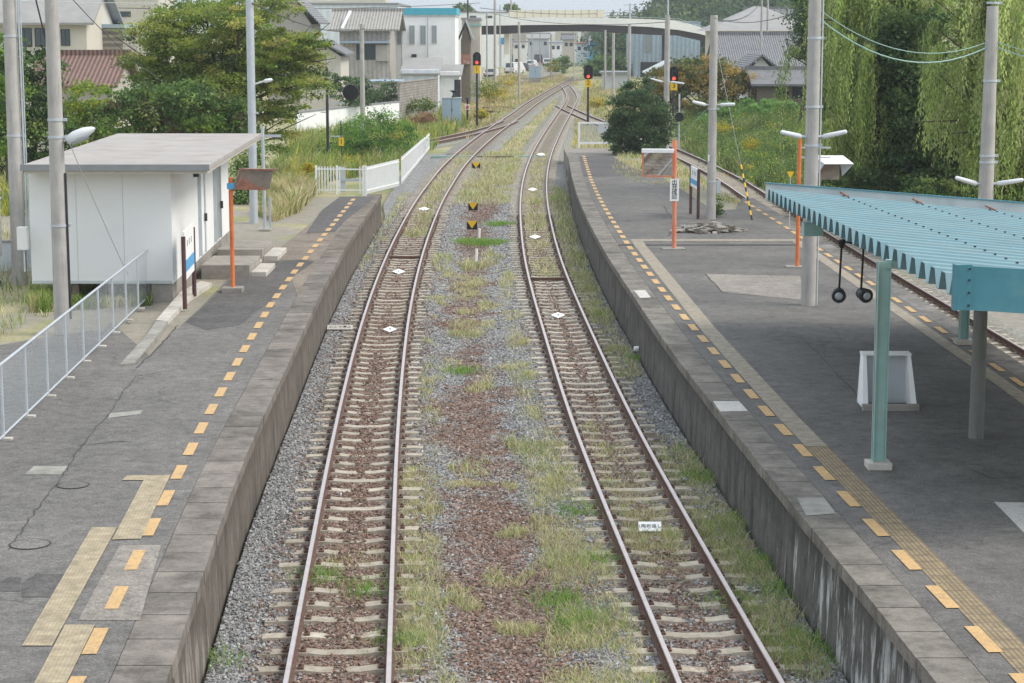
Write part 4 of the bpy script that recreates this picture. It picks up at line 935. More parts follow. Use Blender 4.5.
wire((P1.location.x + .3, P1.location.y, 9.4), (P1.location.x + .75, P1.location.y + 3, 3.9), -.1, .02, 'dark', 'dark cable dropping from the leftmost pole to the roof corner', 8)
wire((p2.x, p2.y, 8.2), (-10.6, 62, 5.4), .2, .01, 'dark', 'dark cable from the lamp pole towards the trees', 8)
wire((-40, 70, 9.6), (p4.x, p4.y + 60, 9.0), .8, .015, 'galv', 'long pale wire above the tiled roofs at the upper left', 10)
wire(ta(667, 15, p5), ta(715, 17, p6), .3, .01, 'dark', 'dark wire between the two poles right of the dark round bush', 8)
wire(ta(715, 18, p6), ta(813, 5, p7), .25, .01, 'dark', 'dark wire from the pole above the rubble to the tall pole', 8)
# guy wire with striped guard
g0 = at(752, 220, 1.0); g1 = atY(741, 165, 66.2); t = thing('guy_guard', g0, 'yellow and black striped guard leaning near the right edge of the island platform', 'guard'); d = g1 - g0
b = MB(); n = 12
for i in range(n): b.tube(d * (i / n), d * ((i + 1) / n), .032, n=8, mi=i % 2)
b.build('sleeve', [M['black'], M['yellow']], t); MB().tube(d, d * 1.03 + Vector((-.9, 0, 4.0)), .008, n=5).build('guy_wire', M['galv'], t)
wire(atY(676, 141, 80), ta(713, 103, p6), 0, .008, 'galv', 'pale stay wire slanting down left from the pole above the rubble', 4)

for (ax, ay, bx, by, Ya, Yb2, lb) in ((0, 5, 480, 3, 150, 240, 'long high wire crossing the upper left above the houses'), (480, 8, 620, 12, 240, 300, 'high wire above the cream overpass panels'), (495, 14, 668, 22, 200, 118, 'long wire from the tall grey pole to the pole by the dark bush'), (252, 3, 365, 28, 64, 128, 'wire from the smooth steel pole to the pole before the beige house'), (711, 20, 760, 3, 66, 175, 'wire from the pole above the rubble to the thin poles behind the houses')):
    wire(atY(ax, ay, Ya), atY(bx, by, Yb2), .5, .012 + .00008 * Yb2, 'dark', lb, 12)
# ---- canopy
C_ = thing('platform_canopy', (5.38, 23.2, 1.0), 'teal canopy with corrugated folded-plate roof on the right half of the island platform', 'canopy')
CY0, CY1 = 0.0, 17.8; CXW = 6.0; zE, zV = 2.83, 2.27      # local; eave height, valley height
def roofz(x): return zE + (zV - zE) * x / CXW * 1.0
V = []; Fq = []; nrib = 29; pitch = CY1 / nrib; prof = [(0, -.20), (.07, -.20), (.20, .03), (.42, .03), (.55, -.20)]
ys_ = []
for i in range(nrib):
    for a, z in prof: ys_.append((CY0 + i * pitch + a, z))
ys_.append((CY0 + nrib * pitch, -.20))
xx = np.linspace(-.12, CXW, 5); k = len(ys_)
for x in xx:
    for y, z in ys_: V.append((x, y, roofz(x) + z))
for i in range(4):
    for j in range(k - 1): Fq.append((i * k + j, i * k + j + 1, (i + 1) * k + j + 1, (i + 1) * k + j))
me = npmesh('roof_sheet', V, Fq, [M['teal']]); rs = link('roof_sheet', me, C_); sm = rs.modifiers.new('thick', 'SOLIDIFY'); sm.thickness = .012; sm.offset = 0
for xb in (1.4, 2.9, 4.4):                                          # bolt rows above the purlins
    for i in range(nrib):
        y = i * pitch + .30; z = roofz(xb) + .03; MB().box(xb - .015, xb + .015, y - .018, y + .018, z, z + .028).build('bolt', M['dark'], C_)
    b = MB(); b.box(xb - .04, xb + .04, .05, CY1 - .05, roofz(xb) - .30, roofz(xb) - .215); b.build('purlin', M['tealpost'], C_)
    b = MB(); b.beam((xb - .02, CY1 - .03, roofz(xb) + .10), (xb + .05, CY1 - .6, roofz(xb) + .05), .03, .03); b.build('strut', M['rusty'], C_)
b = MB(); b.prism([(-.15, CY1 + .02, zE - .22), (CXW, CY1 + .02, zV - .22), (CXW, CY1 + .02, zV + .24), (-.15, CY1 + .02, zE + .15)], (0, .03, 0)); b.build('fascia', M['paleinner'], C_)
b = MB(); b.prism([(-.16, CY1 - .02, zE + .15), (CXW, CY1 - .02, zV + .24), (CXW, CY1 - .02, zV + .26), (-.16, CY1 - .02, zE + .17)], (0, .09, 0)); b.build('fascia_cap', M['teal2'], C_)
b = MB(); b.prism([(-.17, -.05, zE - .30), (CXW, -.05, zV - .12), (CXW, -.05, zV + .42), (-.17, -.05, zE + .22)], (0, .03, 0)); ff = b.build('fascia', M['teal2'], C_)
b = MB(); b.prism([(-.19, -.08, zE - .31), (.0, -.08, zE - .305), (.0, -.08, zE + .23), (-.19, -.08, zE + .225)], (0, .028, 0)); b.box(-.20, -.18, -.09, .07, zE - .31, zE + .23); b.build('corner_plate', M['teal2'], ff)
for z in (-.25, -.10, .05, .18): MB().tube((-.03, -.095, zE + z), (-.03, -.08, zE + z), .014, n=8).build('bolt', M['dark'], ff)
b = MB()
for x in (.9, 2.6, 4.2): b.box(x, x + .1, .1, CY1 - .1, roofz(x) - .36, roofz(x) - .22)
b.build('beam', M['tealpost'], C_)
def canopy_post(x, y, ztop, base=True):
    b = MB(); b.box(x - .09, x + .09, y - .015, y + .015, 0, ztop); b.box(x - .09, x - .078, y - .08, y + .08, 0, ztop); b.box(x + .078, x + .09, y - .08, y + .08, 0, ztop); po = b.build('post', M['tealpost'], C_)
    b = MB(); b.box(x - .17, x + .17, y - .17, y + .17, 0, .1); b.build('footing', M['concl'], po, .01)
SH = .33
for ch in list(C_.children) + [g_ for c_ in C_.children for g_ in c_.children]:
    for v in ch.data.vertices: v.co.z += SH * (1 - min(max(v.co.y, 0), CY1) / CY1)
canopy_post(-.22, 4.25, 2.93); canopy_post(3.5, 2.2, 2.55); canopy_post(3.5, 15.5, 2.4)
b = MB(); b.beam((-.2, 4.25, 2.9), (1.0, 4.25, 2.8), .1, .12); b.build('bracket', M['tealpost'], C_)
b = MB(); b.box(-.05, .30, 13.0, 13.3, 2.38, 2.62); b.build('junction_box', M['tealpost'], C_)
t = thing('roof_pillar', at(976, 438, 1.0), 'thick round grey pillar under the near right part of the canopy', 'pillar')
MB().tube((0, 0, 0), (0, 0, 2.48), .115, .10, 20).build('shaft', M['pole'], t)
t.children[0].data.materials[0] = mat('pillar_grey', (.20, .20, .185), .12, 3, .8, stain=(.13, .125, .115), streak=True)
for px, py, lb in ((839, 295, 'left of the two black camera domes hanging under the canopy edge'), (861, 295, 'right of the two black camera domes hanging under the canopy edge')):
    Yc = 35.5; c = atY(px, py, Yc); t = thing('hanging_camera', c, lb, 'camera', 'black cameras hanging from the canopy')
    tp = atY(px + 3, 240, Yc) - c; MB().tube((0, 0, .1), tp, .02, n=8).build('rod', M['black'], t); MB().lathe(tp, (0, 0, -1), [(0, .06), (.06, .07), (.14, .03)], 12).build('mount', M['black'], t)
    MB().lathe((.02, .16, .02), (-.15 if px < 850 else .25, -1, -.1), [(0, .06), (.02, .105), (.22, .125), (.26, .13), (.28, .11)], 20).build('housing', M['dark'], t)
    dv = Vector((-.15 if px < 850 else .25, -1, -.1)).normalized(); cc = Vector((.02, .16, .02)) + dv * .281; MB().lathe(cc, dv, [(0, .07), (.02, .05)], 16).build('lens', M['galv'], t)
b = MB(); b.tube(atY(842, 240, 35.5), atY(865, 247, 35.5), .025, n=8); tag(b.build('hanger_bar', M['black']), 'short black hanger bar under the canopy edge holding the two cameras', 'bar')

# ---- concrete stand (white, open fronted)
p = at(890, 411, 1.0); p.x += .04; t = thing('wash_basin', p, 'white open-fronted concrete stand with slanted side walls behind the teal post', 'basin')
MB().box(-.48, .44, 0, .12, -.02, .10).build('curb', M['conc'], t, .01)
MB().prism([(-.46, .62, .02), (.42, .62, .02), (.36, .62, .80), (-.42, .62, .80)], (0, .08, 0)).build('back_wall', M['palewall'], t)
for s, n_ in ((-1, 0), (1, 1)):
    xb = -.46 if s < 0 else .42; xt = -.42 if s < 0 else .36; q = -.09 * s
    MB().prism([(xb, .13, .02), (xb + q, .13, .02), (xb + q, .615, .02), (xb, .615, .02)], (0, 0, .02)).build('side_foot', M['white'], t)
    vs = [(xb, .125, .05), (xb + q, .125, .05), (xb + q, .615, .05), (xb, .615, .05), (xt, .44, .84), (xt + q * .6, .44, .84), (xt + q * .6, .70, .84), (xt, .70, .84)]
    MB().add(vs, [(0, 3, 2, 1), (4, 5, 6, 7), (0, 1, 5, 4), (1, 2, 6, 5), (2, 3, 7, 6), (3, 0, 4, 7)]).build('side_wall', M['whitefence'], t)
MB().box(-.43, .37, .43, .72, .84, .87).build('top_rim', M['whitefence'], t)

# ---- mirrors on orange posts
def mirror_post(p, hp, label, m='orange', base=True):
    t = thing('mirror_post', p, label, 'mirror', 'platform mirrors on orange posts'); MB().tube((0, 0, 0), (0, 0, hp), .05, .05, 12).build('post', M[m], t)
    if base: MB().box(-.24, .24, -.2, .2, -.02, .12).build('base', M['conc'], t, .01)
    return t
pm = at(233, 292, .95); t = mirror_post(pm, 2.72, 'orange post with a rusty hooded mirror turned away at the white building')
MB().beam((0, -.02, 2.52), (.16, -.02, 2.52), .05, .1).build('clamp', M['galv'], t); MB().beam((-.08, -.06, 2.52), (.1, -.06, 2.52), .03, .14).build('clamp_plate', M['blue'], t)
# hood seen from behind: sloping sheet, triangular cheek, speckled back
O = Vector((.12, .0, 2.66)); 
def Q(x, y, z): return O + Vector((x, y, z))
b = MB(); b.add([Q(.10, -.05, .27), Q(.98, -.05, .25), Q(.92, .45, .23), Q(.18, .45, .25)], [(0, 1, 2, 3)]); h = b.build('hood', M['concl'], t); q_ = h.modifiers.new('t', 'SOLIDIFY'); q_.thickness = .02
b = MB(); b.add([Q(.10, -.04, .25), Q(.90, -.02, .23), Q(.78, .05, -.22), Q(-.0, -.02, -.20)], [(0, 1, 2, 3)]); h = b.build('back_plate', M['steelback'], t); q_ = h.modifiers.new('t', 'SOLIDIFY'); q_.thickness = .02
b = MB(); b.add([Q(-.02, -.07, -.22), Q(.75, -.05, -.24), Q(.45, -.055, -.10), Q(.12, -.06, .08)], [(0, 1, 2, 3)]); h = b.build('speckled_edge', M['rusty'], t); q_ = h.modifiers.new('t', 'SOLIDIFY'); q_.thickness = .02
b = MB(); b.beam(Q(.09, -.08, .26), Q(.99, -.08, .24), .03, .045); b.beam(Q(.10, -.08, .26), Q(-.02, -.08, -.22), .025, .03); b.build('rim', M['rusty'], t)
# framed mirror at the far end of the island showing the rails
pm = at(674, 249, 1.0); t = thing('mirror_post', pm, 'faded orange post with a vertical sign and a framed mirror showing rails', 'mirror', 'platform mirrors on orange posts')
MB().tube((0, 0, 0), (-.02, 0, 3.05), .065, .06, 12).build('post', M['orange2'], t); MB().box(-.35, .3, -.25, .25, -.02, .03).build('base', M['lightpatch'], t)
b = MB(); b.box(-.14, .11, -.095, -.075, 1.36, 1.98); sg = b.build('sign_plate', M['whitefence'], t)
lettering('出\n発\n確\n認', .165, M['black'], sg, (-.015, -.1, 1.68), (math.pi / 2, 0, 0), True)
tgt = Vector((1.75, 38.0, 0)); mc = Vector((pm.x - .5, pm.y, pm.z + 2.42)); din = (mc - Vector((0, 0, H))).normalized(); dout = (tgt - mc).normalized(); nm_ = (dout - din).normalized()
rx = Vector((1, 0, 0)); uz = Vector((0, 0, 1)); a = Vector((-nm_.y, nm_.x, 0)).normalized(); a = -a if a.x < 0 else a; u_ = nm_.cross(a); u_ = -u_ if u_.z < 0 else u_
c = Vector((-.48, -.02, 2.42)); b = MB(); b.obox(c, a * .40, u_ * .35, nm_ * .01); b.build('mirror_glass', M['mirror'], t)
b = MB()
for s in (-1, 1): b.obox(c + a * .42 * s, a * .025, u_ * .38, nm_ * .02)
b.obox(c - u_ * .37, a * .40, u_ * .022, nm_ * .02); b.build('frame', M['orange2'], t)
b = MB(); b.obox(c + u_ * .38 + nm_ * .12, a * .45, u_ * .02, nm_ * .14); b.obox(c + u_ * .37 + nm_ * .26, a * .45, u_ * .05, nm_ * .012); b.build('hood', M['whitefence'], t)
b = MB(); b.beam(c + a * .40, (0, 0, 2.55), .04, .04); b.build('arm', M['orange2'], t)
# white hooded mirror behind the right pole
pm = at(797, 267, 1.0); t = mirror_post(pm, 3.32, 'orange post with a white hooded mirror behind the tall concrete pole', base=False); MB().box(-.3, .2, -.2, .2, -.02, .03).build('base', M['lightpatch'], t)
b = MB(); b.beam((0, 0, 3.1), (.8, 0, 3.1), .03, .04); b.beam((0, 0, 2.85), (.8, 0, 2.85), .03, .04); b.build('arm', M['galv'], t)
w0 = atY(815, 157, pm.y) - pm; w1 = atY(845, 157, pm.y) - pm; w2 = atY(852, 163, pm.y) - pm; w3 = atY(823, 163, pm.y) - pm
b = MB(); b.add([w0 + Vector((0, .3, .02)), w1 + Vector((0, .3, .02)), w2 + Vector((0, -.25, 0)), w3 + Vector((0, -.25, 0))], [(0, 1, 2, 3)]); h = b.build('hood', M['whitefence'], t); q_ = h.modifiers.new('t', 'SOLIDIFY'); q_.thickness = .02
for A_, B_, C2 in ((w3 + Vector((0, -.25, 0)), w0 + Vector((0, .3, 0)), atY(816, 176, pm.y) - pm), (w2 + Vector((0, -.25, 0)), w1 + Vector((-.1, .3, 0)), atY(842, 176, pm.y) - pm)):
    b = MB(); b.add([A_, B_, C2], [(0, 1, 2)]); h = b.build('cheek', M['palewall'], t); q_ = h.modifiers.new('t', 'SOLIDIFY'); q_.thickness = .015
b = MB(); c0 = atY(817, 165, pm.y) - pm; c1 = atY(840, 180, pm.y) - pm; b.box(c0.x, c1.x, .12, .15, c1.z, c0.z); b.build('mirror_back', M['steelback'], t)
p = at(790, 200, 1.0); t = thing('marker_post', (wx(790, 62, 2), 62, 1.0), 'small yellow triangle marker beside the orange post', 'marker'); MB().tube((0, 0, 0), (0, 0, 1.75), .015, n=6).build('post', M['galv'], t); MB().prism([(-.12, -.02, 1.75), (.12, -.02, 1.75), (0, -.02, 1.53)], (0, .01, 0)).build('triangle', M['yellow'], t)

# ---- name boards on brown posts
def name_board(pa, pb, za, zb, zt, label, ang=0):
    t = thing('name_board', pa, label, 'sign', 'brown posted name boards'); d = pb - pa
    MB().tube((0, 0, 0), (0, 0, zt), .05, n=10).build('post', M['brownpost'], t); MB().tube((d.x, d.y, 0), (d.x, d.y, zt), .05, n=10).build('post', M['brownpost'], t)
    u = d.normalized(); n = Vector((u.y, -u.x, 0)); L = d.length
    bd = MB().obox(u * (L / 2) + Vector((0, 0, (za + zb) / 2)), u * (L / 2 - .05), n * .02, (0, 0, (zb - za) / 2)).build('board', M['whitefence'], t)
    z3 = za + (zb - za) * .28
    MB().obox(u * (L / 2) + n * .0 + Vector((0, 0, z3)), u * (L / 2 - .045), n * .025, (0, 0, (zb - za) * .12)).build('blue_band', M['blue'], bd)
    for k in range(3): MB().obox(u * (L * (.3 + .2 * k)) + Vector((0, 0, za + (zb - za) * .72)), u * .05, n * .0225, (0, 0, .07)).build('character', M['dark'], bd)
    return t
a_ = at(185, 309, .95); b_ = at(192.5, 298, .95); name_board(a_, b_ + Vector((-.0, .3, 0)), .62, 1.72, 1.62, 'white and blue name board between two brown posts beside the white building')
a_ = at(698, 219, 1.0); b_ = at(691, 215, 1.0); name_board(a_, b_ + Vector((.02, .4, 0)), .95, 1.62, 1.62, 'white topped name board on brown posts near the rubble heap')

# ---- rubble heap
p = at(708, 232, 1.0); r = random.Random(8); b = MB()
for i in range(230):
    a = r.gauss(0, .45); c = r.gauss(0, .22); 
    if abs(a) > 1.15: continue
    z = max(0, .26 * (1 - (a / 1.3) ** 2) - abs(c) * .3) * r.random(); th = r.uniform(-.5, .5) + (math.pi if r.random() < .5 else 0); L = r.uniform(.04, .2)
    dv = Vector((math.cos(th), math.sin(th), r.uniform(-.25, .35))); b.obox((a, c, z + .03), dv * L, Vector((-dv.y, dv.x, 0)) * r.uniform(.01, .05), (0, 0, r.uniform(.01, .035)), r.choice([0, 0, 1, 2]))
o = b.build('rubble_heap', [M['concl'], M['wood'], M['conc']]); o.location = (p.x, p.y, 1.0); tag(o, 'heap of broken concrete and wood around the foot of the concrete pole', 'rubble', kind='stuff')

# ---- plates and markers in the tracks
def plate(name, p, w_, h_, tilt, m, label, cat, txt=None, ts=.1, grp=None, rot45=False, tm='black', yaw=0):
    t = thing(name, p, label, cat, grp, yaw); t.rotation_euler = (tilt, 0, yaw)
    b = MB()
    if rot45: b.prism([(0, -h_ / 2, 0), (w_ / 2, 0, 0), (0, h_ / 2, 0), (-w_ / 2, 0, 0)], (0, 0, .015))
    else: b.box(-w_ / 2, w_ / 2, -h_ / 2, h_ / 2, 0, .015)
    pl = b.build('plate', M[m], t)
    if txt: lettering(txt, ts, M[tm], pl, (0, 0, .019), (0, 0, 0))
    return t
plate('stop_sign_plate', at(650, 527, -.09), .335, .19, math.radians(32), 'whitefence', 'white plate with black characters lying between the rails of the grassy track', 'sign', '1両折返し', .078)
plate('stop_sign_plate', at(340, 327.5, -.08), .62, .20, math.radians(25), 'concl', 'long pale plate with small dark characters beside the left platform wall', 'sign', 'ここで停止', .11)
for i, (px, py, w_, tx, lb) in enumerate(((389.8, 329.6, .34, '4', 'white diamond with a 4 between the left rails, nearest of that track'), (398.6, 271.7, .40, '3', 'second nearest white diamond between the left rails'), (424, 209, .46, None, 'farthest white diamond between the left rails'), (558, 315.5, .36, '4', 'nearest white diamond between the right rails'), (535, 237, .42, None, 'second nearest white diamond between the right rails, on a grey plate'), (532.7, 189.6, .48, None, 'third nearest white diamond between the right rails'), (541, 154.5, .55, None, 'farthest white diamond between the right rails, by the green trough'))):
    plate('stop_marker', at(px, py, -.10), w_, w_ * 1.15, math.radians(12), 'whitefence', lb, 'marker', tx, .16, 'white diamond stop markers', True)
for px, py, lb in ((476, 168, 'farthest yellow triangle marker between the tracks'), (473, 210, 'middle yellow triangle marker between the tracks'), (472, 229, 'nearest yellow triangle marker between the tracks')):
    p = at(px, py, -.15); t = thing('triangle_marker', p, lb, 'marker', 'black and yellow triangle markers between the tracks'); w_ = .19 if py > 200 else .23; h_ = .30 if py > 200 else .30
    MB().box(-w_, w_, 0, .02, -.02, h_).build('board', M['black'], t); MB().prism([(-w_, -.01, h_ - .0), (w_, -.01, h_), (0, -.01, .02)], (0, .008, 0)).build('triangle', M['yellow'], t)
for px, py, h_, lb in ((476, 262, .42, 'nearest short white stake between the tracks'), (479, 238, .34, 'short white stake beside the nearest triangle marker')):
    p = at(px, py, -.18); b = MB(); b.tube((0, 0, 0), (.02, 0, h_), .045, n=8); o = b.build('marker_stake', M['whitefence']); o.location = p; tag(o, lb, 'stake', 'white stakes between the tracks')
t = thing('cable_trough', at(480, 156, -.1), 'low green cable trough crossing under both tracks', 'trough'); Yt = t.location.y
for xa, xb, m_ in ((-4.7, -2.1, 'green'), (-2.05, .1, 'wood'), (.3, 2.2, 'green')): MB().box(xa - t.location.x, xb - t.location.x, -.15, .15, -.1, .0).build('cover', M[m_], t)
for px0, px1, py, fx, lb in ((340, 425, 257, XA, 'rusty crossbar between the left rails'), (0, 0, 278.5, XB, 'rusty crossbar between the right rails')):
    q = at(400 if fx is XA else 545, py, -.1); c = float(fx(q.y)); b = MB(); b.box(-.5, .5, -.05, .05, -.04, .03); o = b.build('crossbar', M['rust_rail']); o.location = (c, q.y, -.1); tag(o, lb, 'bar')
t = thing('white_can', at(638, 351, -.1), 'small white can lying at the foot of the island platform wall', 'can'); MB().lathe((-.09, 0, .05), (1, .2, 0), [(0, .05), (.02, .06), (.17, .06), (.19, .05)], 12).build('can', M['whitefence'], t)

# ---- white picket fence with gate
def pickets(parent, p0, p1, h0, h1, step=.12, gap=None):
    p0 = Vector(p0); p1 = Vector(p1); L = (p1 - p0).length; n = int(L / step); b = MB(); u = (p1 - p0).normalized()
    for i in range(n + 1):
        t = i / n
        if gap and gap[0] < t < gap[1]: continue
        q = p0.lerp(p1, t); h = h0 + (h1 - h0) * t; b.obox(q + Vector((0, 0, h / 2)), u * .024, Vector((-u.y, u.x, 0)) * .010, (0, 0, h / 2))
    for f in (.12, .9):
        b.beam(p0 + Vector((0, 0, h0 * f)), p1 + Vector((0, 0, h1 * f)), .03, .05)
    return b.build('picket_panel', M['whitefence'], parent)
f0 = at(316.5, 193, .93); f1 = at(366, 193.5, .93); T = thing('picket_fence', f0, 'white picket fence with gate closing the end of the left platform', 'fence')
rel = lambda v: Vector(v) - f0
pickets(T, rel(f0), rel(f1), 1.02, 1.02, .11, (.52, .88)); b = MB()
for q in (f0, f0.lerp(f1, .42), f0.lerp(f1, .95), f1): b.box(q.x - f0.x - .04, q.x - f0.x + .04, q.y - f0.y - .04, q.y - f0.y + .04, -.1, 1.06)
b.build('gate_posts', M['whitefence'], T); b = MB(); q = f0.lerp(f1, .52); b.box(q.x - f0.x - .1, q.x - f0.x + .12, -.02, .02, .05, 1.0); b.build('gate_panel', M['palewall'], T); b = MB(); b.box(q.x - f0.x, q.x - f0.x + .8, -.06, -.03, .45, .55); b.build('rail_bar', M['galv'], T)
f2 = Vector((wx(388, 77.5, .5), 77.5, .75)); f3 = Vector((wx(401, 95, .3), 95, .1)); f4 = at(429, 147.5, -.05)
def fy(px, py_t, py_b, Y): return atY(px, py_b, Y), atY(px, py_t, Y).z
# along-line runs: follow the photo's top line from (366,167) (400,159) and (401,158) (429,133)
def run(pa, pb, parent): 
    (a, at_), (c, ct) = pa, pb; pickets(parent, rel(a), rel(c), at_ - a.z, ct - c.z, .21)
g1 = fy(366, 167, 194, 76.3); g2 = fy(399, 159, 186, 92.0); g3 = fy(401.5, 157, 184, 93.0); g4 = fy(429.5, 133, 149, 119)
T2 = thing('picket_fence', g1[0], 'long white picket fence running away beside the left track', 'fence'); f0s = f0; f0 = g1[0]
run(g1, g2, T2); run(g3, g4, T2); f0 = f0s
# mesh gate at the far end of the island
pa = atY(578, 144, 114); pb_ = atY(612, 144, 114); T = thing('mesh_barrier', pa, 'pale mesh barrier at the far end of the island platform beside the dark bush', 'fence')
L = pb_.x - pa.x; b = MB(); b.box(0, L, -.03, .03, 1.15, 1.25); b.box(0, L, -.03, .03, .0, .12); b.box(0, .12, -.04, .04, -.6, 1.25); b.box(L - .1, L, -.04, .04, -.6, 1.25); b.build('frame', M['whitefence'], T)
b = MB()
for i in range(1, 34): b.box(L * i / 34 - .008, L * i / 34 + .008, -.006, .006, .1, 1.15)
for i in range(1, 14): b.box(0, L, -.008, -.006, .1 + i * .078, .112 + i * .078)
b.build('mesh', M['palewall'], T); b = MB(); b.box(L * .58, L * .85, -.06, -.035, .6, 1.05); b.build('notice', M['palewall'], T)
# grey signal equipment case, lamps, point levers
def cabinet(px0, px1, pyt, pyb, Y, label, grp='grey equipment cabinets beside the line', dep=.7):
    a = atY(px0, pyb, Y); c = atY(px1, pyt, Y); t = thing('equipment_cabinet', ((a.x + c.x) / 2, Y, a.z), label, 'cabinet', grp); w_ = (c.x - a.x) / 2; h = c.z - a.z
    MB().box(-w_, w_, 0, dep, .08, h - .06).build('body', M['bluebld'], t, .02); MB().box(-w_ - .04, w_ + .04, -.04, dep + .04, h - .059, h).build('lid', M['palewall'], t); MB().box(-w_ - .02, w_ + .02, -.02, dep, -.5, .08).build('plinth', M['conc'], t)
    MB().box(-.01, .01, -.012, -.002, .12, h - .1).build('door_seam', M['dark'], t); MB().box(.04, .08, -.035, -.003, h * .5, h * .6).build('handle', M['dark'], t); return t, h
t, h = cabinet(442, 461, 97.5, 125, 150, 'large blue grey equipment cabinet at the end of the concrete block wall')
t = thing('horn_speaker', (t.location.x + .15, 150.3, t.location.z + h), 'small black horn on top of the large grey cabinet', 'speaker'); MB().lathe((0, 0, 0), (0, 0, 1), [(0, .18), (.04, .15), (.2, .05), (.34, .06), (.5, .3), (.52, .3)], 14).build('horn', M['black'], t)
cabinet(529, 541, 66, 78.5, 262, 'distant blue grey equipment cabinet beside the yellow flowering weeds')
def signal(px, pyt, py_lamp, pyb, Y, txt, label, hw2=.30, pole='dark', ladder=False):
    x = atY(px, pyb, Y); zt = atY(px, pyt, Y).z; zl_ = atY(px, py_lamp, Y).z; zp = min(zl_ - .3, zt - 1.2); zb = x.z; t = thing('colour_light_signal', x, label, 'signal', 'colour light signals beside the tracks')
    MB().tube((0, .25, -.3), (0, .25, zl_ - zb + .2), .09, .08, n=10).build('mast', M['galv' if pole == 'galv' else 'dark'], t)
    b = MB(); n = 12; pts = []; ht = zt - zb - hw2; hb = zp - zb + hw2 * .9
    for i in range(n + 1): a = math.pi * i / n; pts.append((math.cos(a) * hw2, 0, ht + math.sin(a) * hw2))
    for i in range(n + 1): a = math.pi + math.pi * i / n; pts.append((math.cos(a) * hw2, 0, hb + math.sin(a) * hw2 * .6))
    b.prism(pts, (0, .08, 0)); b.build('backplate', M['black'], t)
    for k in range(3):
        zc = ht - (ht - (zl_ - zb)) * k / 2; 
        lp = MB().lathe((0, -.01, zc), (0, -1, 0), [(0, .12), (.02, .11)], 18).build('lamp', M['redlamp'] if k == 2 else M['glass'], t)
        b = MB(); vs = []; m_ = 10
        for i in range(m_ + 1):
            a = math.pi * i / m_; vs += [(math.cos(a) * .15, -.01, zc + math.sin(a) * .15), (math.cos(a) * .14, -.38, zc + .02 + math.sin(a) * .14)]
        b.add(vs, [(2 * i, 2 * i + 1, 2 * i + 3, 2 * i + 2) for i in range(m_)]); b.build('hood', M['black'], lp)
    zpl = zl_ - zb - .50; pl = MB().box(-.24, .24, -.03, 0, zpl - .3, zpl + .28).build('number_plate', M['yellow'], t); lettering(txt, .5, M['black'], pl, (0, -.034, zpl), (math.pi / 2, 0, 0)); return t
signal(477, 52, 62.5, 124, 150, '1', 'left colour light signal with red lamp above a yellow plate by the white building')
signal(588, 65, 76.5, 124, 154, '2', 'middle colour light signal with red lamp standing right of the junction', .34)
signal(673.5, 66, 78.5, 112, 138, '3', 'right colour light signal with red lamp behind the concrete pole', .31)
x = atY(679, 140, 118); t = thing('disc_signal', x, 'round black signal disc seen from behind, right of the dark bush', 'signal'); MB().tube((0, .1, -.5), (0, .1, 2.7), .05, n=8).build('post', M['galv'], t); zc = atY(679, 117, 118).z - x.z; MB().lathe((0, 0, zc), (0, 1, 0), [(-.03, .26), (.03, .28), (.15, .1)], 20).build('disc', M['black'], t)
x = atY(467.5, 117, 152); t = thing('shunt_marker', x, 'small red and white marker on a short black post beside the large grey cabinet', 'marker'); MB().tube((0, 0, -.2), (0, 0, 1.3), .07, n=8).build('post', M['black'], t); MB().box(-.17, .17, -.1, -.08, .55, .95).build('board', M['whitefence'], t); MB().box(-.09, .09, -.12, -.103, .62, .88).build('red_face', M['red'], t); MB().lathe((0, 0, 1.3), (0, 0, 1), [(0, .1), (.1, .12), (.2, .05)], 10).build('lamp', M['dark'], t)
for px, py, lb in ((397, 152, 'grey point machine beside the siding behind the white fence'), (490, 113, 'rusty point machine left of the curving track')):
    p = at(px, py, -.05); t = thing('point_machine', p, lb, 'point machine', 'point machines by the sidings'); MB().box(-.4, .3, -.2, .2, 0, .22).build('casing', M['concl' if px < 400 else 'rust_rail'], t, .02); MB().beam((.3, 0, .1), (.9, .1, .08), .05, .05).build('rod', M['dark'], t)
p = at(500, 108, .0); t = thing('track_switch_stand', p, 'pair of dark curved switch bars across the left track', 'switch'); MB().beam((-1.6, .6, .02), (-.6, -1.2, .02), .12, .06).build('bar', M['dark'], t); MB().beam((.2, 2.0, .02), (1.3, -1.4, .02), .12, .06).build('bar', M['dark'], t)
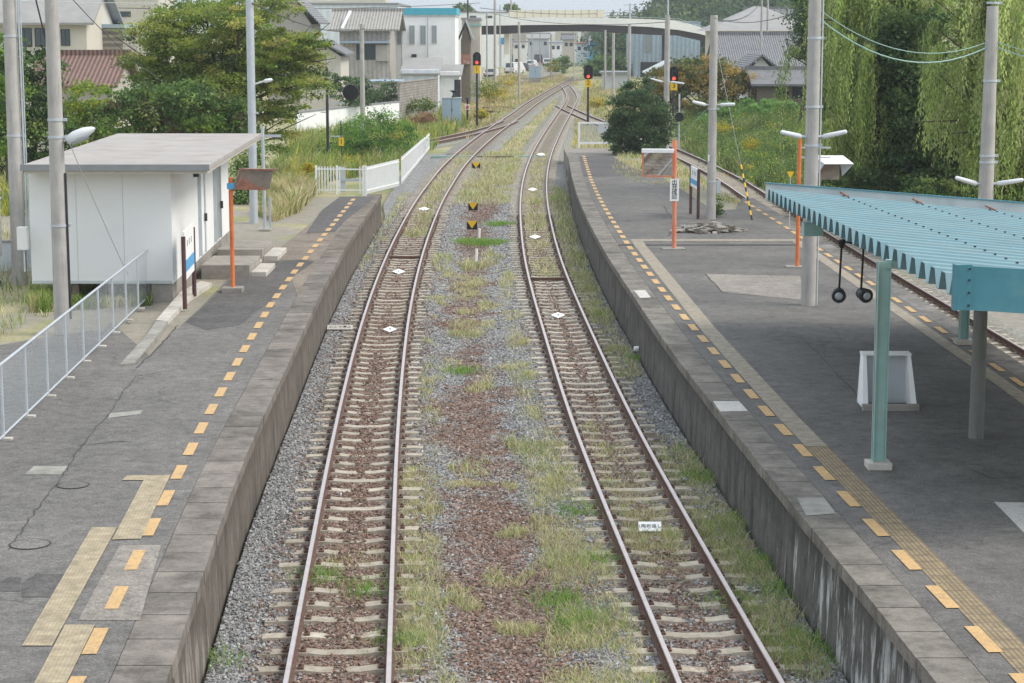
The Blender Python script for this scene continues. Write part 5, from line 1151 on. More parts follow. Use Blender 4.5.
# ================================================================ vegetation
def leafquads(C, size, seed, up=.35, aspect=1.0, droop=None):
    r = np.random.default_rng(seed); m = len(C); n = r.normal(0, 1, (m, 3)); n[:, 2] += up * 2; n /= np.linalg.norm(n, axis=1)[:, None]
    t = np.cross(n, r.normal(0, 1, (m, 3))); t /= np.linalg.norm(t, axis=1)[:, None] + 1e-9; b = np.cross(n, t)
    s = (size * r.uniform(.6, 1.3, m))[:, None]; t = t * s * .5; b = b * s * .5 * aspect
    V = np.stack([C - t, C - b * .7, C + t, C + b * .7], 1).reshape(-1, 3); Fq = np.arange(m * 4).reshape(m, 4); return V, Fq
def clump_points(blobs, n, seed, clump=.22, nc=38, shell=.72, flat=1.0):
    """points in small leaf clumps spread near the surface of every blob"""
    r = np.random.default_rng(seed); vol = np.array([b[3] * b[4] + b[4] * b[5] for b in blobs]); w_ = vol / vol.sum(); P = []; K = []
    for i, b in enumerate(blobs):
        k = max(6, int(nc * (w_[i] * len(blobs)))); d = r.normal(0, 1, (k, 3)); d /= np.linalg.norm(d, axis=1)[:, None]; rad = r.uniform(shell, 1.12, k) ** 1.0
        cc = np.array(b[:3]) + d * rad[:, None] * np.array(b[3:6]); m = int(n * w_[i]); j = r.integers(0, k, m); cs = clump * min(b[3:6]) * r.uniform(.55, 1.5, k)
        P.append(cc[j] + r.normal(0, 1, (m, 3)) * cs[j][:, None] * np.array([1.15, 1.15, .62 * flat])); K.append(j + 1000 * i)
    return np.concatenate(P), np.concatenate(K)
def tint_of(K, pal, wts, seed, jit=.22):
    r = np.random.default_rng(seed); u, inv = np.unique(K, return_inverse=True); pal = np.array(pal); c = pal[r.choice(len(pal), len(u), p=np.array(wts) / sum(wts))] * r.uniform(.75, 1.25, (len(u), 1))
    return np.clip(c[inv] * r.uniform(1 - jit, 1 + jit, (len(K), 1)), .005, 1)
def crown(name, parent, blobs, n, size, pal, wts, seed, clump=.22, nc=38, up=.35, shell=.72, flat=1.0):
    P, K = clump_points(blobs, n, seed, clump, nc, shell, flat); V, Fq = leafquads(P, size, seed + 1, up); c = tint_of(K, pal, wts, seed + 2)
    return link(name, npmesh(name, V, Fq, [M['leaf']], {'tint': ('FACE', c)}), parent)
def trunk(parent, base, targets, r0, seed):
    rr = random.Random(seed); b = MB(); top = Vector((0, 0, 0))
    if targets:
        cz = sum(t[2] for t in targets) / len(targets); fork = Vector((sum(t[0] for t in targets) / len(targets) * .3, sum(t[1] for t in targets) / len(targets) * .3, cz * .42))
        b.tube((0, 0, -.4), fork * .5 + Vector((rr.uniform(-.1, .1), 0, 0)), r0, r0 * .8, 9); b.tube(fork * .5 + Vector((0, 0, 0)), fork, r0 * .8, r0 * .65, 9)
        for t in targets:
            t = Vector(t); mid = fork.lerp(t, .5) + Vector((rr.uniform(-.3, .3), rr.uniform(-.3, .3), rr.uniform(.1, .5))) * r0 * 3
            b.tube(fork, mid, r0 * .5, r0 * .3, 7); b.tube(mid, t, r0 * .3, r0 * .08, 6)
            for k in range(3):
                e = t + Vector((rr.uniform(-1, 1), rr.uniform(-1, 1), rr.uniform(-.2, .8))) * r0 * 6; b.tube(mid.lerp(t, .4 + .2 * k), e, r0 * .14, r0 * .04, 5)
    return b.build('trunk', M['bark'], parent)
def tree(px, Y, blobs_px, n, size, pal, wts, label, seed, cat='tree', name='tree', depth=1.0, r0=.2, group=None, clump=.22, nc=38, up=.35, zb=None, flat=1.0, shell=.72):
    """blobs_px: (cx, cy, rx, ry[, dY]) in photo pixels at distance Y: the crown's lumps as seen from the footbridge"""
    k = Y / 2000.0; xb = wx(px, Y, 2); z0 = gz(xb, Y) if zb is None else zb; t = thing(name, (xb, Y, z0), label, cat, group); bl = []
    for q in blobs_px:
        cx, cy, rx, ry = q[:4]; dY = q[4] if len(q) > 4 else 0; c = atY(cx, cy, Y + dY); bl.append((c.x - xb, dY, c.z - z0, rx * k, max(rx, ry) * k * depth, ry * k))
    crown('crown', t, bl, n, size, pal, wts, seed, clump, nc, up, shell, flat); trunk(t, None, [b[:3] for b in bl], r0, seed); return t
YG = [(.27, .34, .065), (.37, .41, .09), (.19, .27, .06), (.11, .17, .05), (.45, .42, .12)]
DG = [(.085, .15, .06), (.12, .20, .075), (.05, .09, .04), (.16, .24, .08)]
MG = [(.14, .24, .06), (.20, .31, .08), (.085, .15, .045), (.29, .35, .11)]
# big yellow-green layered tree, left
tree(215, 92, [(205, 12, 45, 14), (262, 8, 40, 14), (165, 30, 36, 16), (225, 40, 52, 15), (285, 42, 38, 12), (312, 40, 22, 9), (150, 58, 30, 14), (190, 66, 44, 15), (252, 72, 44, 15), (292, 84, 38, 14), (225, 96, 48, 15), (160, 92, 36, 16), (275, 112, 30, 13), (283, 140, 14, 14), (200, 118, 42, 15), (240, 22, 30, 12, -3), (245, 125, 26, 12), (180, 44, 40, 14), (270, 60, 44, 12), (230, 82, 50, 12), (175, 78, 40, 12), (300, 60, 26, 12)], 105000, .13, YG, [4, 3, 2.6, 1.4, 1.2], 'broad yellow green layered tree behind the white building roof', 21, depth=1.5, r0=.32, clump=.30, nc=60, up=.6, flat=.75, shell=.35)
tree(172, 84, [(150, 105, 30, 22), (190, 108, 36, 24), (125, 118, 26, 18), (225, 118, 26, 20), (205, 128, 30, 14), (160, 130, 30, 12)], 20000, .15, MG + [(.16, .13, .07)], [3, 2, 4, 1, 2], 'dense mid green shrubby tree just behind the white building roof', 22, depth=.9, r0=.15)
tree(90, 88, [(88, 100, 22, 16), (72, 118, 22, 18), (100, 122, 20, 18), (90, 140, 30, 14)], 9000, .15, [(.26, .36, .05), (.36, .42, .06), (.15, .24, .045)], [3, 2, 2], 'bright yellow green shrub left of the white building roof', 23, 'shrub', 'shrub', r0=.1)
tree(35, 80, [(30, 105, 26, 30), (48, 140, 28, 28), (10, 150, 22, 30), (38, 75, 22, 22), (45, 170, 30, 20), (2, 110, 18, 40)], 17000, .15, MG + [(.03, .06, .02)], [2, 1, 3, .6, 3], 'dark green leafy tree between the two left concrete poles', 24, r0=.15)
tree(8, 70, [(5, 60, 16, 30), (10, 100, 16, 24), (2, 135, 16, 20)], 6000, .13, [(.15, .26, .05), (.22, .34, .06), (.08, .15, .04)], [3, 2, 2], 'light green tree cut by the left edge behind the leftmost pole', 25, r0=.12)
tree(248, 72, [(250, 150, 14, 14), (246, 172, 16, 16), (250, 195, 14, 14), (243, 205, 12, 10)], 5000, .10, MG, [3, 2, 3, 1], 'green bush behind the smooth steel pole beside the white building', 26, 'bush', 'bush', r0=.06)
tree(208, 84, [(208, 125, 34, 8), (185, 128, 20, 7)], 5000, .12, [(.24, .36, .05), (.16, .27, .05)], [2, 2], 'bright green bush showing just above the white building roof', 27, 'bush', 'bush', r0=.06)
tree(372, 112, [(372, 130, 30, 20), (352, 145, 26, 16), (395, 140, 24, 16), (372, 152, 34, 12)], 12000, .12, [(.14, .28, .05), (.20, .36, .07), (.07, .15, .04)], [3, 3, 2], 'fresh green bush in front of the beige house by the white fence', 28, 'bush', 'bush', r0=.06)
tree(350, 138, [(352, 84, 20, 8), (335, 80, 14, 9), (352, 96, 22, 10)], 4000, .16, DG, [3, 3, 2, 1], 'clipped dark garden pine behind the white wall', 29, 'tree', 'tree', r0=.1)
tree(383, 150, [(383, 93, 14, 10), (378, 100, 16, 8)], 3000, .15, DG, [2, 4, 2, 2], 'round dark green shrub beneath the beige house window', 30, 'shrub', 'shrub', r0=.08)
# dark rounded bush on the island end
tree(636, 106, [(637, 92, 17, 13), (630, 108, 22, 14), (648, 112, 20, 16), (622, 122, 16, 14), (656, 128, 18, 14), (635, 132, 26, 16), (618, 138, 14, 10), (650, 142, 18, 10), (628, 148, 16, 8)], 30000, .12, [(.08, .14, .065), (.11, .18, .08), (.16, .23, .10), (.05, .085, .045)], [4, 4, 2.5, 2], 'dark bluish green round bush at the far end of the island platform', 31, 'bush', 'bush', r0=.14, clump=.2, nc=30)
tree(700, 150, [(700, 70, 26, 14), (672, 82, 28, 14), (728, 76, 24, 13), (690, 95, 34, 16), (735, 95, 22, 14), (660, 102, 20, 14)], 22000, .20, [(.34, .26, .07), (.44, .30, .07), (.20, .22, .07), (.10, .13, .045)], [3, 2, 3, 2], 'orange tinged autumn shrub in front of the grey tiled house', 32, 'shrub', 'shrub', r0=.16)
tree(752, 140, [(750, 112, 34, 12), (790, 118, 34, 14), (725, 120, 28, 10), (812, 122, 24, 14), (770, 126, 40, 10)], 24000, .16, [(.17, .33, .08), (.24, .40, .11), (.09, .19, .05)], [3, 3, 2], 'bright green bramble hedge below the grey tiled house', 33, 'hedge', 'hedge', r0=.1)
tree(800, 125, [(818, 8, 26, 26), (812, 38, 18, 20), (832, 50, 26, 26), (835, 20, 30, 30)], 26000, .17, DG, [3, 3, 3, 1.2], 'tall dark green tree behind the tall pole and the willow', 34, r0=.3)
tree(925, 73, [(905, 60, 40, 34), (925, 100, 46, 36), (900, 140, 40, 34), (940, 145, 36, 34), (880, 168, 34, 20), (930, 180, 50, 20), (960, 110, 26, 40), (915, 22, 34, 24), (860, 180, 30, 14)], 60000, .15, DG + [(.12, .21, .065), (.17, .27, .08)], [3, 3.4, 1.6, 2.6, 2.6, 1.2], 'dark leafy tree standing between the two willows', 35, r0=.3)
tree(1000, 92, [(985, 150, 40, 40), (1010, 100, 40, 40), (1040, 160, 40, 40)], 14000, .17, DG, [3, 3, 3, 1], 'dark undergrowth tree behind the right willow at the right edge', 36, r0=.2)
for i, (a, c_, Y, w_, h_, lb) in enumerate(((830, 192, 78, 24, 9, 'low green bush under the left willow beside the white hooded mirror'), (880, 195, 74, 30, 10, 'low green bush beyond the canopy below the dark leafy tree'), (940, 200, 70, 34, 12, 'low green bush right of the canopy fascia by the concrete pole'), (1005, 200, 66, 34, 12, 'low green bush at the right edge above the canopy'))):
    tree(a, Y, [(a, c_ - 6, w_, h_), (a - w_ * .5, c_, w_ * .6, h_), (a + w_ * .5, c_, w_ * .6, h_)], 5000, .11, MG, [3, 2, 3, 1], lb, 60 + i, 'bush', 'bush', r0=.05)
def willow(px, Y, anchors, nst, label, seed, pal, wts, zmin=1.6):
    k = Y / 2000; xb = wx(px, Y, 2); z0 = gz(xb, Y); t = thing('willow_tree', (xb, Y, z0), label, 'tree', 'willows right of the line'); r = np.random.default_rng(seed); C = []; T = []; K = []
    an = np.array(anchors, float); wgt = an[:, 2] * (an[:, 3] if an.shape[1] > 3 else 1); wgt /= wgt.sum(); cents = []
    nb = 210; bi = r.choice(len(an), size=nb, p=wgt); bo = np.stack([r.normal(0, .5, nb), r.normal(0, .42, nb), r.normal(0, 1.5, nb)], 1)
    for s in range(nst):
        q_ = r.integers(0, nb); i = bi[q_]; cx, cy, rx, ln = an[i]; ox, oy = bo[q_, 0] + r.normal(0, .07), bo[q_, 1] + r.normal(0, .07)
        p = atY(cx + ox * rx, cy + oy * rx * .6, Y); dY = bo[q_, 2] + r.normal(0, .16); L = ln * k * r.uniform(.25, 1.2); m = max(6, int(L / .085)); u = np.linspace(0, 1, m)
        gx = np.sign(ox) * (1 - (1 - u) ** 2) * .35 * abs(ox) + np.sin(u * 5 + s) * .05; sway = r.normal(0, .12)
        pts = np.stack([p.x - xb + gx + sway * u, dY + r.normal(0, .2) * u + 0 * u, p.z - z0 + .25 * np.sin(np.minimum(u * 6, np.pi)) - u * L], 1); pts = pts[pts[:, 2] > .3]
        if len(pts) < 4: continue
        pts = pts + r.normal(0, .035, pts.shape); C.append(pts); K.append(np.full(len(pts), q_ * 4 + s % 3))
    C = np.concatenate(C); K = np.concatenate(K); m = len(C); th = r.uniform(0, 2 * np.pi, m); w2 = .022 * r.uniform(.7, 1.4, m); L2 = r.uniform(.10, .20, m)
    sx = np.stack([np.cos(th), np.sin(th), 0 * th], 1) * w2[:, None]; dn = np.stack([r.normal(0, .05, m), r.normal(0, .05, m), -L2], 1); V = np.stack([C - sx * .4, C + dn * .4 + sx, C + dn, C + dn * .4 - sx], 1).reshape(-1, 3)
    link('crown', npmesh('crown', V, np.arange(m * 4).reshape(m, 4), [M['leaf']], {'tint': ('FACE', tint_of(K, pal, wts, seed, .18))}), t)
    bl = []
    for a in anchors:
        p = atY(a[0], a[1] + (0 if a[1] < 60 else 12), Y); bl.append((p.x - xb, r.normal(0, .4), p.z - z0 - .2, a[2] * k * .8, a[2] * k * 1.1, max(.7, a[2] * k * .75)))
    P, K2 = clump_points(bl, 60000, seed + 9, .22, 46, .55, 1.9); V, Fq = leafquads(P, .085, seed + 3, -.1, 1.8); link('crown', npmesh('crown', V, Fq, [M['leaf']], {'tint': ('FACE', tint_of(K2, pal, wts, seed + 4))}), t)
    trunk(t, None, [(float(atY(a[0], a[1], Y).x - xb), 0, float(atY(a[0], a[1], Y).z - z0)) for a in anchors], .34, seed); return t
WL = [(.44, .55, .17), (.37, .47, .14), (.55, .62, .23), (.22, .30, .09), (.42, .44, .21)]
willow(862, 75, [(890, 20, 30, 60), (905, 0, 40, 70), (880, 90, 24, 45), (880, -20, 56, 80), (850, 10, 40, 90), (842, 40, 34, 90), (866, 50, 40, 95), (836, 80, 30, 75), (855, 105, 30, 60), (830, 120, 24, 50), (858, 130, 26, 45), (905, -25, 50, 60)], 5200, 'large pale green willow with hanging strands right of the tall concrete pole', 41, WL, [3, 3, 1.6, 2, 1.6])
willow(1015, 66, [(1010, -20, 50, 90), (990, 20, 34, 70), (1030, 30, 50, 100), (978, 55, 28, 60), (1000, 75, 34, 75), (1024, 95, 40, 90), (975, 95, 24, 55), (990, 125, 30, 50), (1015, 140, 34, 55), (970, 60, 16, 40), (970, 110, 16, 50)], 3800, 'pale green willow at the right edge behind the concrete pole', 42, WL, [3, 3, 1.6, 2, 1.6])

# weeds, tall grass and flowers (uncountable growth)
def area(n, poly_px, z, seed, dens=None):
    """random points in a ground polygon given by photo points on plane z"""
    P = [at(a, b, z) for a, b in poly_px]; xs_ = np.array([p.x for p in P]); ys_ = np.array([p.y for p in P]); r = np.random.default_rng(seed)
    x = r.uniform(xs_.min(), xs_.max(), n); y = r.uniform(ys_.min(), ys_.max(), n); ins = np.zeros(n, bool); j = len(P) - 1
    for i in range(len(P)):
        c = ((ys_[i] > y) != (ys_[j] > y)) & (x < (xs_[j] - xs_[i]) * (y - ys_[i]) / (ys_[j] - ys_[i] + 1e-9) + xs_[i]); ins ^= c; j = i
    x, y = x[ins], y[ins]
    if dens is not None: k = r.random(len(x)) < dens(x, y); x, y = x[k], y[k]
    return x, y
def weeds(name, n, poly, z, h, wd, pal, wts, label, seed, cat='weeds', clum=.35, dens=None, lean=.35, sc=1.5):
    x, y = area(n, poly, z, seed, dens); kp = np.ones(len(x), bool)
    for fx_, ya_, yb_ in ((XA, 60, 440), (XB, 60, 262), (XC, 20, 192), (XD, 96, 160)): kp &= ~((np.abs(x - fx_(y)) < .95) & (y > ya_) & (y < yb_) & (h > .3 or True))
    x, y = x[kp], y[kp]; K = (np.floor(vnoise(x, y, sc, seed) * 9) + 10 * np.floor(vnoise(x + 50, y, sc * .6, seed + 1) * 5)).astype(int); c = tint_of(K, pal, wts, seed, .3)
    r = np.random.default_rng(seed + 5); c2 = np.array(pal)[r.choice(len(pal), len(x), p=np.array(wts) / sum(wts))] * r.uniform(.75, 1.25, (len(x), 1)); mx_ = r.random(len(x)) < .4; c[mx_] = c2[mx_]
    hh = h * (.35 + 1.1 * vnoise(x, y, sc * .8, seed + 7)) * r.uniform(.5, 1.1, len(x)); blades(name, x, y, terr(x, y) - .03, hh, wd, np.clip(c, 0, 1), label, cat, seed, lean)
GW = [(.18, .30, .06), (.25, .36, .08), (.33, .40, .10), (.10, .17, .045)]; TAN = [(.58, .49, .27), (.48, .41, .22), (.64, .56, .34)]; YF_ = [(.75, .58, .05)]; PK = [(.50, .30, .21)]
weeds('tall_weeds', 60000, ((245, 200), (300, 135), (430, 105), (470, 118), (400, 160), (330, 170), (316, 190), (290, 205)), .3, 1.0, .045, GW + TAN + YF_ + PK, [4, 4, 4, 2, 1.5, 1.5, 1, 1.0, 1.0], 'tall mixed green, yellow flowering and reddish weeds left of the white fence', 71)
weeds('tall_weeds', 22000, ((255, 215), (262, 192), (305, 175), (318, 192), (300, 212), (275, 222)), .9, .75, .03, TAN + GW, [4, 3, 4, 1, 1, 2, 1], 'pale straw coloured tall grass beside the thin post and white gate', 72, 'grass')
weeds('tall_weeds', 30000, ((0, 210), (0, 340), (35, 318), (150, 292), (150, 282), (30, 280), (32, 205)), .93, .34, .02, GW + TAN, [2, 2, 3, 1, 2, 2, 2], 'sparse dry weeds around the left concrete poles and under the white building', 73, dens=lambda x, y: vnoise(x, y, 1.2, 7) ** 1.5)
weeds('tall_weeds', 14000, ((0, 215), (32, 215), (32, 180), (0, 180)), .93, .9, .04, GW + TAN + YF_, [3, 3, 4, 1, 2, 1, 1, 1], 'tall yellow green weeds at the left edge behind the white cabinet', 74)
weeds('field_grass', 70000, ((440, 125), (470, 92), (500, 78), (560, 74), (580, 82), (520, 112), (480, 140), (455, 135)), -.05, .45, .08, TAN + GW + PK, [6, 5, 4, .6, .8, 1, .4, .5], 'dry straw coloured field grass left of the curving track', 75, 'grass', sc=3)
weeds('field_grass', 40000, ((585, 86), (600, 82), (640, 84), (660, 100), (610, 150), (572, 148), (574, 118)), .0, .4, .06, TAN + GW + YF_, [5, 4, 4, 1, 1.5, 1.5, .5, .5], 'dry grass between the junction and the dark round bush', 76, 'grass', sc=2)
weeds('field_grass', 40000, ((455, 160), (478, 150), (520, 112), (556, 92), (558, 104), (545, 125), (528, 150), (518, 180), (470, 190)), -.12, .22, .04, TAN + GW, [5, 4, 4, 1, 1, 1.5, .5], 'dry grass and straw on the ballast between the two converging tracks', 77, 'grass', dens=lambda x, y: vnoise(x, y, 1.5, 9) ** 1.2)
weeds('tall_weeds', 110000, ((682, 138), (675, 118), (720, 105), (812, 108), (900, 150), (1010, 210), (800, 196), (760, 186), (720, 160)), .5, .85, .045, [(.12, .20, .05), (.17, .25, .065), (.24, .30, .09), (.07, .12, .035)] + TAN + YF_, [6, 7, 5, 4, 1.0, .8, .6, .7], 'lush green weeds with yellow flowers on the bank right of the far track', 78, sc=2.2)
weeds('tall_weeds', 20000, ((612, 172), (618, 155), (660, 150), (735, 178), (770, 205), (735, 205), (720, 200), (700, 188), (690, 192), (640, 186)), .95, .28, .025, TAN + GW, [5, 4, 4, 1, 1.5, 2, .5], 'straw coloured grass on the worn far end of the island platform', 79, 'grass', dens=lambda x, y: vnoise(x, y, 1.0, 12) ** 1.6)
weeds('tall_weeds', 9000, ((590, 158), (590, 140), (640, 140), (640, 152)), .55, .3, .03, GW + TAN, [3, 3, 4, .5, 2, 2, 1], 'green grass on the lowered end ramp of the island', 80, 'grass', dens=lambda x, y: vnoise(x, y, 1.6, 14) ** 1.4)
def undergrowth(name, n, nb, poly, z, s0, s1, pal, wts, label, seed, size):
    x, y = area(nb, poly, z, seed); r = np.random.default_rng(seed); s = r.uniform(s0, s1, len(x)); g = terr(x, y)
    bl = [(x[i], y[i], g[i] + s[i] * .55, s[i] * 1.3, s[i] * 1.3, s[i] * .8) for i in range(len(x))]; P, K = clump_points(bl, n, seed, .3, 14, .5); V, Fq = leafquads(P, size, seed, .5); c = tint_of(K, pal, wts, seed)
    o = link(name, npmesh(name, V, Fq, [M['leaf']], {'tint': ('FACE', c)})); tag(o, label, 'undergrowth', kind='stuff')
undergrowth('undergrowth', 130000, 700, ((682, 132), (675, 116), (720, 103), (812, 106), (900, 150), (1010, 208), (800, 192), (768, 184), (725, 158)), .5, .3, 1.15, GW + YF_ + [(.09, .16, .05)], [4, 2, 1.2, 4, .4, 4], 'leafy green weeds mixed into the bank right of the far track', 171, .10)
undergrowth('undergrowth', 34000, 260, ((300, 150), (330, 125), (430, 103), (462, 116), (405, 150), (325, 165)), .3, .2, .6, GW + YF_ + PK, [5, 4, 3, 2, .8, .8], 'leafy weeds mixed into the tall growth left of the white fence', 172, .10)
weeds('tall_weeds', 9000, ((30, 312), (30, 290), (150, 289), (152, 304), (120, 306)), .93, .42, .02, GW + TAN, [3, 3, 3, 2, 1, 1, 1], 'low green weeds growing under the front wall of the white building', 81)
# goldenrod plants and other single plants that stand out
def plant(px, py, Y, w_, h_, n, pal, wts, label, seed, group=None, size=.1):
    tree(px, Y, [(px, py, w_, h_), (px - w_ * .4, py + h_ * .5, w_ * .7, h_ * .6), (px + w_ * .4, py + h_ * .4, w_ * .7, h_ * .6)], n, size, pal, wts, label, seed, 'plant', 'plant', r0=.02, group=group, clump=.35)
GR = [(.60, .45, .03), (.45, .38, .04), (.16, .22, .04)]
for i, (a, c_, Y, w_, h_, lb) in enumerate(((309, 167, 88, 5, 4, 'bright yellow flower head left of the white gate'), (395, 132, 118, 10, 7, 'yellow flowering plant behind the white fence corner'), (297, 172, 92, 14, 5, 'low row of yellow flowers left of the single bright flower head'), (494, 93, 185, 12, 8, 'yellow flowering clump right of the left signal mast'), (481, 114, 156, 6, 4, 'small yellow flowering clump beside the red and white marker'), (553, 66, 290, 8, 5, 'yellow green flowering clump in front of the far cars'), (598, 102, 190, 9, 4, 'yellow flowers right of the middle signal mast'), (722, 126, 118, 12, 5, 'yellow flowers on the bank below the green hedge'), (751, 144, 105, 7, 5, 'yellow flowers nearest the far right track'), (509, 80, 240, 10, 5, 'yellow green clump in front of the white van'))):
    plant(a, c_, Y, w_, h_, 900, GR, [3, 2, 2.2], lb, 90 + i, 'yellow flowering goldenrod plants', .07 if Y < 130 else .14)
plant(487, 88, 186, 14, 8, 1500, [(.12, .20, .03), (.17, .24, .04)], [1, 1], 'green clump behind the left signal mast', 110, None, .15)
plant(422, 105, 150, 14, 6, 1500, [(.12, .19, .03), (.17, .22, .04)], [1, 1], 'green weeds at the foot of the concrete block wall', 111, None, .13)
plant(424, 118, 142, 12, 5, 1200, [(.34, .19, .12), (.28, .17, .10)], [1, 1], 'reddish dry weed patch before the grey cabinet', 112, None, .12)
plant(390, 140, 122, 9, 6, 1200, [(.32, .19, .12), (.25, .16, .09)], [1, 1], 'reddish dry weed patch behind the white fence corner', 113, None, .11)
plant(717, 206, 65.5, 5, 9, 700, [(.07, .14, .03), (.12, .2, .05)], [1, 1], 'small green plant at the foot of the pole in the rubble heap', 114, None, .06)
weeds('weed_patch', 1600, ((992, 458), (1024, 458), (1024, 464), (990, 464)), 1.0, .09, .01, [(.25, .30, .05), (.36, .33, .12)], [1, 1], 'small yellow green weed patch on the asphalt by the right edge', 115, dens=lambda x, y: np.exp(-((x - 8.05) / .22) ** 2 - ((y - 27.6) / .18) ** 2))
x_, y_ = 0, 0
# fix heights of weeds on asphalt
o = [q for q in COL.objects if q.name.startswith('weed_patch')][0]; o.location.z = 1.0 - float(terr(8.0, 27.5)) + .03

# ================================================================ background buildings
def bld(name, label, Y, x0p, x1p, zb, ztop, depth, wall, roof, rtype='flat', over=.3, rh=1.5, windows=(), cat='building', group=None, yaw=0, frame='dark', rz_front=None, glass='glass'):
    """front wall from photo x0p..x1p at distance Y"""
    xa, xb = wx(x0p, Y, (zb + ztop) / 2), wx(x1p, Y, (zb + ztop) / 2); t = thing(name, ((xa + xb) / 2, Y, zb), label, cat, group, yaw); w_ = (xb - xa) / 2; h = ztop - zb
    MB().box(-w_, w_, 0, depth, -.6, h).build('wall', M[wall], t)
    b = MB(); o_ = over
    if rtype == 'flat':
        b.box(-w_ - o_, w_ + o_, -o_, depth + o_, h + .003, h + .25)
    elif rtype == 'gable_x':      # ridge runs left-right
        b.prism([(-w_ - o_, -o_, h), (-w_ - o_, depth / 2, h + rh), (-w_ - o_, depth + o_, h), (-w_ - o_, depth + o_, h + .15), (-w_ - o_, depth / 2, h + rh + .18), (-w_ - o_, -o_, h + .15)], (2 * (w_ + o_), 0, 0)); b.box(-w_ - o_ - .1, w_ + o_ + .1, depth / 2 - .2, depth / 2 + .2, h + rh + .08, h + rh + .40)
    elif rtype == 'gable_y':
        b.prism([(-w_ - o_, -o_, h), (0, -o_, h + rh), (w_ + o_, -o_, h), (w_ + o_, -o_, h + .15), (0, -o_, h + rh + .18), (-w_ - o_, -o_, h + .15)], (0, depth + 2 * o_, 0))
    elif rtype == 'hip':
        q = min(w_, depth / 2) * .9; vs = [(-w_ - o_, -o_, h + .003), (w_ + o_, -o_, h + .003), (w_ + o_, depth + o_, h + .003), (-w_ - o_, depth + o_, h + .003), (-w_ + q, depth / 2, h + rh), (w_ - q, depth / 2, h + rh)]
        b.add(vs, [(0, 1, 5, 4), (1, 2, 5), (2, 3, 4, 5), (3, 0, 4), (3, 2, 1, 0)])
    elif rtype == 'shed':
        b.prism([(-w_ - o_, -o_, h - .4), (w_ + o_, -o_, h - .4), (w_ + o_, -o_, h - .28), (-w_ - o_, -o_, h - .28)], (0, depth + 2 * o_, 0)); 
        for i in range(4, 8): pass
        vs = [list(v) for v in b.v]
        for v in vs:
            if v[1] > 0: v[2] += rh
        b.v = [tuple(v) for v in vs]
    rf = b.build('roof', M[roof], t)
    if rtype == 'gable_y': MB().prism([(-w_, .02, h - .01), (0, .02, h + rh - .05), (w_, .02, h - .01)], (0, .1, 0)).build('gable', M[wall], t); MB().prism([(-w_, depth - .12, h - .01), (0, depth - .12, h + rh - .05), (w_, depth - .12, h - .01)], (0, .1, 0)).build('gable', M[wall], t)
    if rtype == 'gable_x':
        for s in (-1, 1): MB().prism([(s * w_ - s * .12, 0, h - .01), (s * w_ - s * .12, depth / 2, h + rh - .05), (s * w_ - s * .12, depth, h - .01)], (s * .1, 0, 0)).build('gable', M[wall], t)
    for (p0, p1, q0, q1) in windows:
        a = atY(p0, q1, Y); c = atY(p1, q0, Y); ax, cx = a.x - t.location.x, c.x - t.location.x; az, cz = a.z - zb, c.z - zb; f = .05
        b = MB(); b.box(ax - f, cx + f, -.06, -.004, az - f, az); b.box(ax - f, cx + f, -.06, -.004, cz, cz + f); b.box(ax - f, ax, -.06, -.004, az, cz); b.box(cx, cx + f, -.06, -.004, az, cz); b.box((ax + cx) / 2 - .02, (ax + cx) / 2 + .02, -.05, -.004, az, cz)
        wn = b.build('window', M[frame], t); MB().box(ax, cx, -.03, -.005, az, cz).build('pane', M[glass], wn)
    return t
# white two-storey block with cyan band
t = bld('shop_building', 'white two storey building with a cyan band along its flat top', 185, 399, 465, -.1, wz(16.5, 185), 12, 'whitefence', 'paleinner', 'flat', .1, windows=((407.5, 412, 26, 44), (419.5, 424, 26, 44), (430.5, 435, 26, 44), (442, 446, 26, 43)), glass='frost', frame='galv')
t.location.x -= .9; hx = t.location; zt_ = wz(16.5, 185) + .1
w_ = (wx(465, 185, 5) - wx(399, 185, 5)) / 2; MB().box(-w_ - .15, w_ + .15, -.16, 12.2, zt_ + .16, wz(8, 185) + .1).build('band', M['cyanband'], t)
for xx_ in (402, 428): x_ = wx(xx_, 185, 4) - hx.x; MB().tube((x_, -.12, 0), (x_, -.12, zt_ - .1), .05, n=8).build('downpipe', M['galv'], t)
a = atY(413, 64, 185); MB().box(a.x - hx.x - .1, a.x - hx.x + .35, -.7, -.1, a.z + .1, a.z + 1.0).build('air_conditioner', M['dark'], t)
# lean-to in front
t = bld('lean_to', 'pale blue lean-to shed with sloping grey roof in front of the white building', 168, 402, 438, .1, wz(70, 168), 8, 'palesiding', 'lightroof', 'shed', .2, rh=1.2)
t = bld('side_shed', 'small off-white shed with open dark doorway next to the grey cabinet', 172, 437, 459, .1, wz(72, 172), 7, 'white', 'lightroof', 'shed', .25, rh=.8)
MB().box(.55, 1.1, -.04, -.01, 0, 2.8).build('doorway', M['dark'], t)
